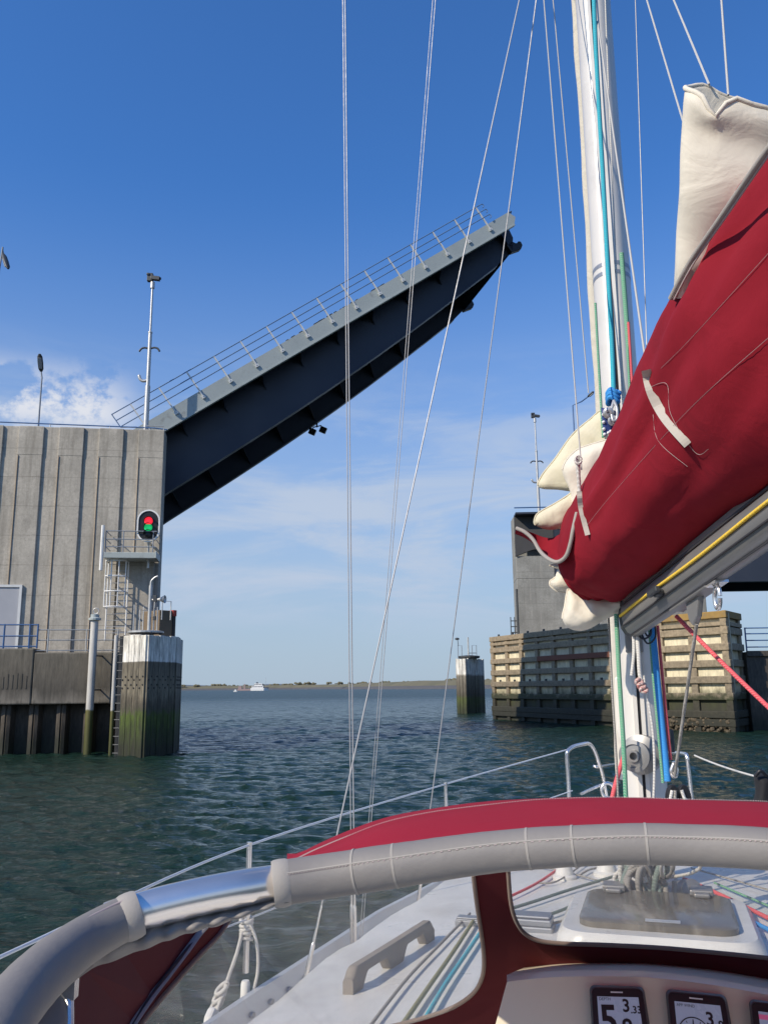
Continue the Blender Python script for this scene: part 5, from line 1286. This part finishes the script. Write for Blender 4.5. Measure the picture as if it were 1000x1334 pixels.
    b = MB()
    for k in range(3): b.tube(spline([P(798.5+random.uniform(-1, 1), 512+k*5, 3.74)+V((.024*math.cos(x), .024*math.sin(x), .012*math.sin(2*x))) for x in [2*math.pi*i/8 for i in range(8)]], 3, True), .011, 8)
    b.build('halyard_knot', 'rblue', t, smooth=True)
mainsail()
# ------------------------------------------------------------------ sprayhood
def sprayhood():
    sh = thing('sprayhood', P(650, 1200, 1.4), None, None); sh.parent = yacht; sh.location = WL['sprayhood']-WL[yacht.name]
    b = MB()
    T = lambda pts: ([P(p[0], p[1], p[3]) for p in pts], [p[2]*p[3]/FPX*1.0 for p in pts])
    def tube(pts, n=20, k=8):
        c, r = T(pts); cc = spline(c, k); rr_ = []
        for i in range(len(r)-1): rr_ += [r[i]+(r[i+1]-r[i])*q/k for q in range(k)]
        return cc, rr_+[r[-1]]
    R1 = [(1575, 1620, 38, .60), (1530, 1420, 36, .66), (1450, 1270, 32, .73), (1340, 1174, 29, .79), (1240, 1142, 27, .825), (1120, 1120, 26, .85), (1000, 1106, 25, .88), (900, 1101, 24.5, .91), (800, 1100, 24, .93), (650, 1109, 24, .96), (500, 1130, 25.5, .98), (420, 1142, 26, .99), (362, 1151, 26, .985)]
    c, r = tube(R1)
    def sleeve(c, r, nm):
        b = MB(); path = []; 
        r2 = [q*(1+.035*mnoise.noise(p*14)+.02*mnoise.noise(p*40)) for p, q in zip(c, r)]
        b.tube(c, r2, 28); return b.build(nm, 'sleeve', sh, smooth=True, ang=180)
    s1 = sleeve(spline(c, 2), [r[i//2] for i in range(len(c)*2-1)], 'sleeve')
    # seams round the sleeve, stitched flap edge
    def ringat(c, r, i, k=1.03, w_=.004):
        tg = (c[min(i+1, len(c)-1)]-c[max(0, i-1)]).normalized(); return [c[i]-tg*w_, c[i]+tg*w_], r[i]*k
    for i in (61, 67, 70, 79, 83):
        i = min(i, len(c)-2); p, q = ringat(c, r, i, 1.035, .0012); b = MB(); b.tube(p, q, 24); b.build('seam', 'trimg', s1, smooth=True)
    for off, mt in ((.30, 'stitch'), (.36, 'slot')):
        b = MB(); line = []
        for i, p in enumerate(c):
            tg = (c[min(i+1, len(c)-1)]-c[max(0, i-1)]).normalized(); vw = (EYEV-p).normalized(); x = tg.cross(vw).normalized(); x = x if x.z > 0 else -x
            ang = math.asin(off); line.append(p+(x*math.sin(ang)+(x.cross(tg) if x.cross(tg).dot(vw) > 0 else -x.cross(tg))*math.cos(ang))*r[i]*(1.02 if mt == 'stitch' else 1.0))
        if mt == 'slot': b.tube(line, .0012, 6)
        else:
            ln = spline(line, 6)
            for i in range(0, len(ln)-2, 3): b.tube([ln[i], ln[i+1]], .0006, 4)
        b.build('stitch_line', mt if mt != 'slot' else 'trimg', s1)
    cs, rs = tube([(385, 1146.5, 20, .992), (350, 1151, 20.5, .988), (310, 1158, 21.5, .972), (260, 1168, 22, .96), (210, 1180, 22.5, .95), (160, 1194, 22.5, .94), (140, 1201, 22.5, .935)])
    b = MB(); b.tube(cs, rs, 28); b.build('hoop', 'steel', sh, smooth=True, ang=180)
    cl, rl = tube([(172, 1193, 26, .93), (150, 1203, 26.5, .92), (105, 1229, 29, .88), (55, 1269, 33, .80), (15, 1314, 37, .72), (-25, 1378, 40, .64), (-60, 1450, 42, .58)])
    s2 = sleeve(spline(cl, 2), [rl[i//2] for i in range(len(cl)*2-1)], 'sleeve')
    for cc, rr_, i, s in ((c, r, len(c)-2, s1), (cl, rl, 1, s2)):
        tg = (cc[i+1]-cc[i-1]).normalized(); b = MB(); p = cc[i]; q = rr_[i]
        b.tube([p-tg*.009, p-tg*.006, p-tg*.0, p+tg*.006, p+tg*.009], [q*1.0, q*1.05, q*1.07, q*1.05, q*1.0], 28); b.build('collar', 'trimg', s, smooth=True)
    b = MB(); ln = [p+V((-.004, -.5, .85)).normalized()*q*1.01 for p, q in zip(cl, rl)]; b.tube(ln, .0012, 6); b.build('seam', 'stitch', s2)
    # hanging lip of the sleeve under the bare hoop, and flap at the left
    b = MB(); top = [(150, 1208, .935), (200, 1203, .95), (250, 1192, .962), (300, 1183, .972), (350, 1172, .985), (385, 1165, .99)]; bot = [(120, 1262, .93), (190, 1236, .95), (240, 1218, .962), (290, 1204, .972), (345, 1184, .985), (385, 1170, .99)]
    tp, bt = spline([P(*p) for p in top], 8), spline([P(*p) for p in bot], 8)
    rows = [[p.lerp(q, k/6)+V((0, -.018*math.sin(math.pi*k/6)+.004*math.sin(i*1.3), 0)) for i, (p, q) in enumerate(zip(tp, bt))] for k in range(7)]
    b.loft(rows+[[p+V((0, .003, 0)) for p in rw] for rw in reversed(rows)], False, False); b.build('sleeve_lip', 'sleeve', sh, smooth=True, ang=180)
    b = MB(); inflate(b, [(-60, 1300), (20, 1300), (90, 1262), (135, 1238), (120, 1262), (92, 1282), (88, 1340), (84, 1420), (-60, 1420)], lambda x, y: .80+.0009*(x-20)-.0008*(y-1300), .02, 9, .006, 14, False, 14); b.build('sleeve_flap', 'sleeve', sh, smooth=True, ang=180)
    # top canvas from the aft hoop over the front bow
    xs = [374, 378, 384, 410, 450, 500, 550, 600, 650, 700, 750, 800, 850, 900, 950, 1000, 1080, 1180, 1260, 1340, 1420, 1490, 1540]
    def lin(tab, x): return lerp_tab(tab, x)
    hoopy = [(318, 1166), (356, 1146), (372, 1138), (450, 1128), (550, 1112), (650, 1098), (800, 1088), (900, 1090), (1000, 1094), (1180, 1118), (1260, 1136), (1340, 1160), (1420, 1215), (1490, 1310), (1540, 1430)]
    crest = [(318, 1170), (356, 1142), (372, 1126), (410, 1104), (450, 1088), (500, 1071), (550, 1056.5), (600, 1048), (650, 1043.5), (700, 1040.5), (750, 1039), (800, 1038.5), (850, 1039.5), (900, 1041.5), (950, 1044), (1000, 1046.5), (1080, 1053), (1180, 1064), (1260, 1076), (1340, 1100), (1420, 1150), (1490, 1235), (1540, 1350)]
    rows = []
    for k in range(13):
        s = k/12; row = []
        for x in xs:
            a = P(x, lin(hoopy, x), lerp_tab([(318, .985), (650, .965), (1000, .89), (1180, .84), (1340, .79), (1450, .73), (1540, .65)], x)); c_ = P(x, lin(crest, x), lerp_tab([(318, 1.02), (372, 1.18), (450, 1.42), (650, 1.5), (1180, 1.4), (1340, 1.2), (1540, 1.0)], x))
            p = a.lerp(c_, s); p.z += .012*math.sin(math.pi*s)*sm((x-360)/150)+.003*mnoise.noise(p*9); row.append(p)
        rows.append(row)
    for s in (.25, .6, 1.0):
        row = []
        for x in xs:
            c_ = P(x, lin(crest, x), lerp_tab([(318, 1.02), (372, 1.18), (450, 1.42), (650, 1.5), (1180, 1.4), (1340, 1.2), (1540, 1.0)], x)); e_ = P(x, 1112+max(0, (x-800)*.03)+max(0, (x-1250))*1.05, lerp_tab([(318, 1.5), (450, 1.72), (650, 1.84), (1180, 1.8), (1540, 1.5)], x))
            p = c_.lerp(e_, s); p.z += .03*math.sin(math.pi*s)*sm((x-360)/150); row.append(p)
        rows.append(row)
    sx_ = [[q for q in spline(rw, 4)] for rw in rows]
    b = MB(); b.loft(sx_+[[p-V((0, 0, .004)) for p in rw] for rw in reversed(sx_)], False, False); cv = b.build('canvas', 'redtop', sh, smooth=True, ang=180)
    b = MB(); ln = spline([p+V((0, -.002, .003)) for p in sx_[7][8:]], 6)
    ln = spline(ln, 3)
    for i in range(0, len(ln)-2, 3): b.tube([ln[i]+V((0,0,.001)), ln[i+1]+V((0,0,.001))], .0010, 4)
    b.build('stitching', 'stitch', cv)
    # front panel: dark red surround with clear windows
    YF = lambda x, y: 1.84+.0013*(y-1110)
    rd = lambda pts: pts
    sur = [(608, 1100), (616, 1140), (621, 1180), (627, 1220), (630, 1252), (627, 1275), (615, 1295), (590, 1312), (555, 1325), (505, 1338), (440, 1352), (440, 1420), (1420, 1420), (1380, 1330), (1260, 1288), (1150, 1266), (1000, 1248), (900, 1238), (850, 1234), (790, 1231), (730, 1229), (700, 1225), (682, 1215), (671, 1198), (665, 1175), (662, 1140), (661, 1100)]
    def sheet(outl, Yf, mt, nm, par, th=.004, off=0.):
        vv, _, ff, *_ = delaunay_2d_cdt([V(p) for p in outl], [(i, (i+1) % len(outl)) for i in range(len(outl))], [], 1, 1e-4)
        b = MB(); n = len(vv); fr = [P(p.x, p.y, Yf(p.x, p.y)+off) for p in vv]
        fs = [tuple(f) for f in ff]; fs += [tuple(i+n for i in reversed(f)) for f in ff]
        ed = {(a_, b_) for f in ff for a_, b_ in zip(f, list(f)[1:]+[f[0]])}
        fs += [(b_, a_, a_+n, b_+n) for a_, b_ in ed if (b_, a_) not in ed]
        b.add(fr+[p+V((0, th, 0)) for p in fr], fs); return b.build(nm, mt, par)
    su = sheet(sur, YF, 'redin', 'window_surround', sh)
    def edge(pts, Yf, mt='brownbind', r=.0045, par=su):
        b = MB(); b.tube(spline([P(x, y, Yf(x, y)-.003) for x, y in pts], 4), r, 8); b.build('window_binding', mt, par, smooth=True)
    M['brownbind'] = weave('brown_binding', (.20, .15, .125), .8)
    edge([(616, 1140), (621, 1180), (627, 1220), (630, 1252), (627, 1275), (615, 1295), (590, 1312), (555, 1325), (505, 1338), (440, 1352)], YF)
    edge([(661, 1100), (662, 1140), (665, 1175), (671, 1198), (682, 1215), (700, 1225), (730, 1229), (790, 1231), (850, 1234), (900, 1238), (1000, 1248), (1150, 1266)], YF)
    YS = lambda x, y: .88+.0026*(x-60)
    side = [(60, 1300), (110, 1262), (160, 1236), (240, 1215), (305, 1186), (300, 1198), (285, 1216), (262, 1240), (235, 1270), (205, 1305), (180, 1338), (150, 1390), (135, 1420), (40, 1420), (80, 1340)]
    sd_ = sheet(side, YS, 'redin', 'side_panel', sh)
    edge([(305, 1188), (285, 1218), (262, 1242), (235, 1272), (205, 1307), (180, 1340), (150, 1392)], YS, par=sd_, r=.004)
    b = MB(); b.tube(spline([P(x, y, YS(x, y)-.006) for x, y in ((285, 1190), (262, 1212), (245, 1235), (222, 1265), (195, 1300), (168, 1340), (140, 1390))], 4), .0075, 8, flat=.5); b.build('zip', 'trimg', sd_, smooth=True)
    b = MB(); b.tube(spline([P(x, y, YS(x, y)-.011) for x, y in ((284, 1192), (245, 1236), (195, 1301), (140, 1391))], 6), .003, 6); b.build('zip_teeth', 'slot', sd_, smooth=True)
    b = MB(); b.tube([P(90, 1278, .86), P(90, 1420, .82)], .0045, 10); b.box(P(90, 1288, .855), (.007, 0, 0), (0, .006, 0), (0, 0, .008)); b.build('strut', 'steel', sh, smooth=True, ang=30)
    YM = lambda x, y: min(YS(x, y), 1.5)+(YF(x, y)-min(YS(x, y), 1.5))*sm((x-200)/420) if x < 620 else YF(x, y)
    pane = [(300, 1180), (300, 1196), (283, 1216), (258, 1240), (232, 1270), (202, 1305), (175, 1340), (140, 1400), (250, 1400), (350, 1380), (440, 1356), (505, 1341), (555, 1328), (592, 1315), (618, 1297), (630, 1277), (633, 1252), (630, 1220), (624, 1180), (619, 1140), (612, 1102), (560, 1106), (500, 1112), (440, 1125), (380, 1140), (340, 1155)]
    sheet(pane, YM, 'vinyl', 'window_pane', sh, .0015, .005)
    pane2 = [(658, 1104), (659, 1140), (662, 1176), (668, 1200), (680, 1218), (699, 1229), (730, 1233), (790, 1235), (850, 1238), (900, 1242), (1000, 1252), (1150, 1270), (1260, 1292), (1380, 1334), (1400, 1300), (1340, 1190), (1250, 1120), (1150, 1106)]
    sheet(pane2, YF, 'vinyl', 'window_pane', sh, .0015, .006)
    return sh
def _fix_parent():
    pass
sprayhood_o = sprayhood()
# ------------------------------------------------------------------ instruments
def console():
    Yc = 1.80
    tops = [(660, 1270), (720, 1264), (800, 1263), (850, 1265), (920, 1273), (1000, 1287), (1120, 1312), (1200, 1335)]
    t3 = spline([P(x, y+9, Yc) for x, y in tops], 6); t2 = spline([P(x, y+2, Yc+.03) for x, y in tops], 6); t1 = spline([P(x, y, Yc+.10) for x, y in tops], 6)
    bt = spline([P(x+dx, 1420, Yc-.08) for (x, y), dx in zip(tops, (-38, -20, 0, 0, 0, 10, 20, 20))], 6)
    b = MB(); b.loft([[p-V((-.1, -.25, .05)) for p in t1], t1, t2, t3, [p.lerp(q, .5) for p, q in zip(t3, bt)], bt], False, False)
    L = [t1[0]-V((-.1, -.25, .05)), t1[0], t2[0], t3[0], bt[0], bt[0]+V((.16, .4, 0))]; b.add(L, [tuple(range(6))])
    co = b.build('console', 'cream', yacht, smooth=True, ang=50)
    rnd = random.Random(1)
    def inst(tl, tr, bl, br, kind):
        Yt = lambda y: Yc-.012-(y-1279)/141*.08
        g = lambda x, y, o=0.: P(x, y, Yt(y)-o)
        it = thing('instrument', g(*tl), None, None); it.parent = yacht; it.location = WL[it.name]-WL[yacht.name]
        q = lambda s, u, o=0.: g(tl[0]+(tr[0]-tl[0])*s+(bl[0]-tl[0])*u+((br[0]-bl[0])-(tr[0]-tl[0]))*s*u, tl[1]+(tr[1]-tl[1])*s+(bl[1]-tl[1])*u+((br[1]-bl[1])-(tr[1]-tl[1]))*s*u, o)
        def rr(m, r, o):
            out = []
            for cx, cy, a0 in ((1-m-r, m+r, -90), (1-m-r, 1-m-r, 0), (m+r, 1-m-r, 90), (m+r, m+r, 180)):
                for i in range(6):
                    a = R(a0+90*i/5); out.append(q(cx+r*math.cos(a), cy+r*math.sin(a), o))
            return out
        b = MB(); b.loft([rr(-.0, .09, -.02), rr(-.0, .09, .010), rr(.03, .08, .016)]); b.build('rim', 'bezelrim', it, smooth=True, ang=40)
        b = MB(); b.loft([rr(.035, .08, .010), rr(.04, .075, .0175)]); b.build('bezel', 'bezel', it)
        b = MB(); b.loft([[q(x, y, .010) for x, y in ((.13, .16), (.87, .16), (.87, .86), (.13, .86))], [q(x, y, .0182) for x, y in ((.13, .16), (.87, .16), (.87, .86), (.13, .86))]]); b.build('screen', 'lcdpink' if kind == 3 and False else 'lcd', it)
        b = MB(); b.loft([[q(x, y, .0176) for x, y in ((.38, .085), (.6, .085), (.6, .105), (.38, .105))], [q(x, y, .0184) for x, y in ((.38, .085), (.6, .085), (.6, .105), (.38, .105))]]); b.build('badge', 'print', it)
        xd = (q(.9, .3)-q(.1, .3)).normalized(); yd = (q(.5, .2)-q(.5, .8)).normalized(); W_ = (q(1, .4)-q(0, .4)).length
        def txt(s, x, y, h, nm='digit'):
            b = MB(); b.text(s, h*W_*1.38, q(x, y, .0192), xd, yd, 'LEFT', .022); 
            if b.v: b.build(nm, 'bezel', it, recalc=False)
        if kind == 1:
            txt('5', .15, .70, .46); txt('.', .44, .72, .2); txt('8', .52, .72, .27); txt('3', .56, .37, .20); txt('.33', .70, .39, .115)
            b = MB()
            b.text('DEPTH', .055*W_*1.2, q(.16, .215, .0192), xd, yd).text('kn', .07*W_*1.2, q(.72, .6, .0192), xd, yd); b.build('caption', 'bezel', it, recalc=False)
        elif kind == 2:
            txt('3', .60, .46, .20); txt('.9', .75, .50, .13)
            b = MB(); b.text('APP WIND', .05*W_*1.2, q(.16, .225, .0192), xd, yd).build('caption', 'bezel', it, recalc=False)
            c = q(.40, .62, .0190); rd_ = W_*.245
            b = MB(); n = 48; b.loft([[c+xd*(r*math.cos(2*math.pi*i/n))+yd*(r*math.sin(2*math.pi*i/n)) for i in range(n)] for r in (rd_, rd_*1.07)], False); b.build('dial', 'bezel', it, recalc=False)
            b = MB()
            for k in range(12):
                a = 2*math.pi*k/12; u = xd*math.cos(a)+yd*math.sin(a); v = xd*-math.sin(a)+yd*math.cos(a); m_ = .8 if k % 3 else .72
                b.add([c+u*rd_*m_-v*.0007, c+u*rd_*.93-v*.0007, c+u*rd_*.93+v*.0007, c+u*rd_*m_+v*.0007], [(0, 1, 2, 3)])
            b.build('tick_mark', 'bezel', it, recalc=False)
            b = MB(); u = (yd*1-xd*.03).normalized(); v = xd; b.add([c-v*.003+u*.01, c+v*.003+u*.01, c+u*rd_*.95], [(0, 1, 2)]); b.add([c-v*.006, c+v*.006, c+u*.02], [(0, 1, 2)]); b.build('needle', 'bezel', it, recalc=False)
        else:
            b = MB(); b.add([q(x, y, .0190) for x, y in ((.13, .20), (.60, .20), (.60, .27), (.13, .27))], [(0, 1, 2, 3)]); b.build('banner', 'lcdpink', it, recalc=False)
            txt('0', .16, .60, .22)
    inst((767, 1283), (838, 1285), (772, 1374), (852, 1376), 1)
    inst((866, 1288), (945, 1296), (874, 1382), (962, 1390), 2)
    inst((974, 1301), (1060, 1312), (984, 1394), (1078, 1406), 3)
console()
# ------------------------------------------------------------------ loose gear
def loose():
    # rope tied to the port stanchion and leading to the white fairlead
    t = thing('tied_rope', PZ(285, 1330, 1.1), 'pale rope knotted round the port stanchion and leading down to a white fitting', 'rope')
    p = PZ(319, 1322, 1.08); Y = p.y
    b = MB(); b.tube(spline([P(316, 1212, Y-.02), P(309, 1240, Y-.05), P(300, 1266, Y-.08), P(292, 1290, Y-.12), P(283, 1316, Y-.16), P(276, 1340, Y-.2)], 6), .0075, 8); b.build('lead', 'rwhite', t, smooth=True)
    b = MB()
    for k in range(5): b.tube(spline([P(321, 1198+k*6, Y)+V((.024*math.cos(x), .024*math.sin(x), .006*math.sin(x+k))) for x in [2*math.pi*i/8 for i in range(8)]], 3, True), .0075, 8)
    for k in range(3): b.tube(spline([P(289+k*-3, 1288+k*10, Y-.12)+V((.022*math.cos(x), .018*math.sin(x), .018*math.sin(x+1))) for x in [2*math.pi*i/8 for i in range(8)]], 3, True), .009, 8)
    b.build('hitch', 'rwhite', t, smooth=True)
    b = MB(); b.tube(spline([P(326, 1205, Y-.02), P(333, 1222, Y-.02), P(336, 1245, Y-.02), P(335, 1270, Y-.02), P(329, 1294, Y-.02)], 6), .0065, 8); b.build('tail', 'rwhite', t, smooth=True)
    b = MB(); c = PZ(281, 1330, 1.14); b.prism([c+hx*-.06+V((0,0,-.05)), c+hx*.06+V((0,0,-.05)), c+hx*.035+V((0,0,.025)), c+hx*.0+V((0,0,.05)), c+hx*-.035+V((0,0,.025))], px_*.035); b.box(c+V((0,0,-.04)), hx*.10, px_*.035, (0,0,.02)); b.build('genoa_car', 'white', yacht, bev=.012)
    # bundle of coiled rope round the mast foot
    t = thing('rope_bundle', B(-.1, 0, deckz(0, 0)), 'untidy bundle of coiled grey ropes around the foot of the mast', 'rope bundle')
    rnd = random.Random(8)
    for k in range(15):
        a0 = rnd.uniform(-.95, .95); cx = 850+a0*42; cy = rnd.uniform(1138, 1152); Y = 3.82+abs(a0)*.10+rnd.uniform(-.06, .02)
        w_ = rnd.uniform(.02, .055); h_ = rnd.uniform(.05, .095); tl = rnd.uniform(-.6, .6)
        c = P(cx, cy, Y); b = MB()
        b.tube(spline([c+V((w_*math.cos(x)+tl*h_*math.sin(x)*.5, .03*math.cos(x+k), h_*math.sin(x)-.01)) for x in [2*math.pi*i/10 for i in range(10)]], 3, True), rnd.uniform(.008, .013), 8); b.build('coil', rnd.choice(['rwhite', 'rgrey', 'rwhite', 'rgrey', 'rdgreen']), t, smooth=True)
    for px, Y in ((814, 3.98), (892, 3.98)):
        c = P(px, 1141, Y); b = MB(); b.lathe(c+V((0, 0, -.06)), ((px-850)*.003, -1, .25), [(.045, -.03), (.047, 0), (.033, .02), (.033, .04), (.045, .05), (.045, .06), (.02, .065)], 20); b.build('turning_block', 'alu', yacht, smooth=True, ang=30)
    # dark cloth bag hanging on the starboard lifeline
    t = thing('rope_bag', P(992, 1045, 5.9), 'black cloth bag hanging from the lifeline at the right edge', 'bag')
    b = MB(); inflate(b, [(981, 1010), (988, 1007), (1004, 1009), (1020, 1016), (1026, 1040), (1022, 1085), (990, 1088), (976, 1072), (979, 1048), (983, 1030)], 5.9, .22, 4, .03, 9, True, 14); b.build('cloth', 'rubber', t, smooth=True, ang=180)
    b = MB(); b.tube(spline([P(983, 1011, 5.8), P(990, 1004, 5.78), P(998, 1011, 5.8)], 5), .012, 8); b.build('drawstring', 'black', t, smooth=True)
loose()
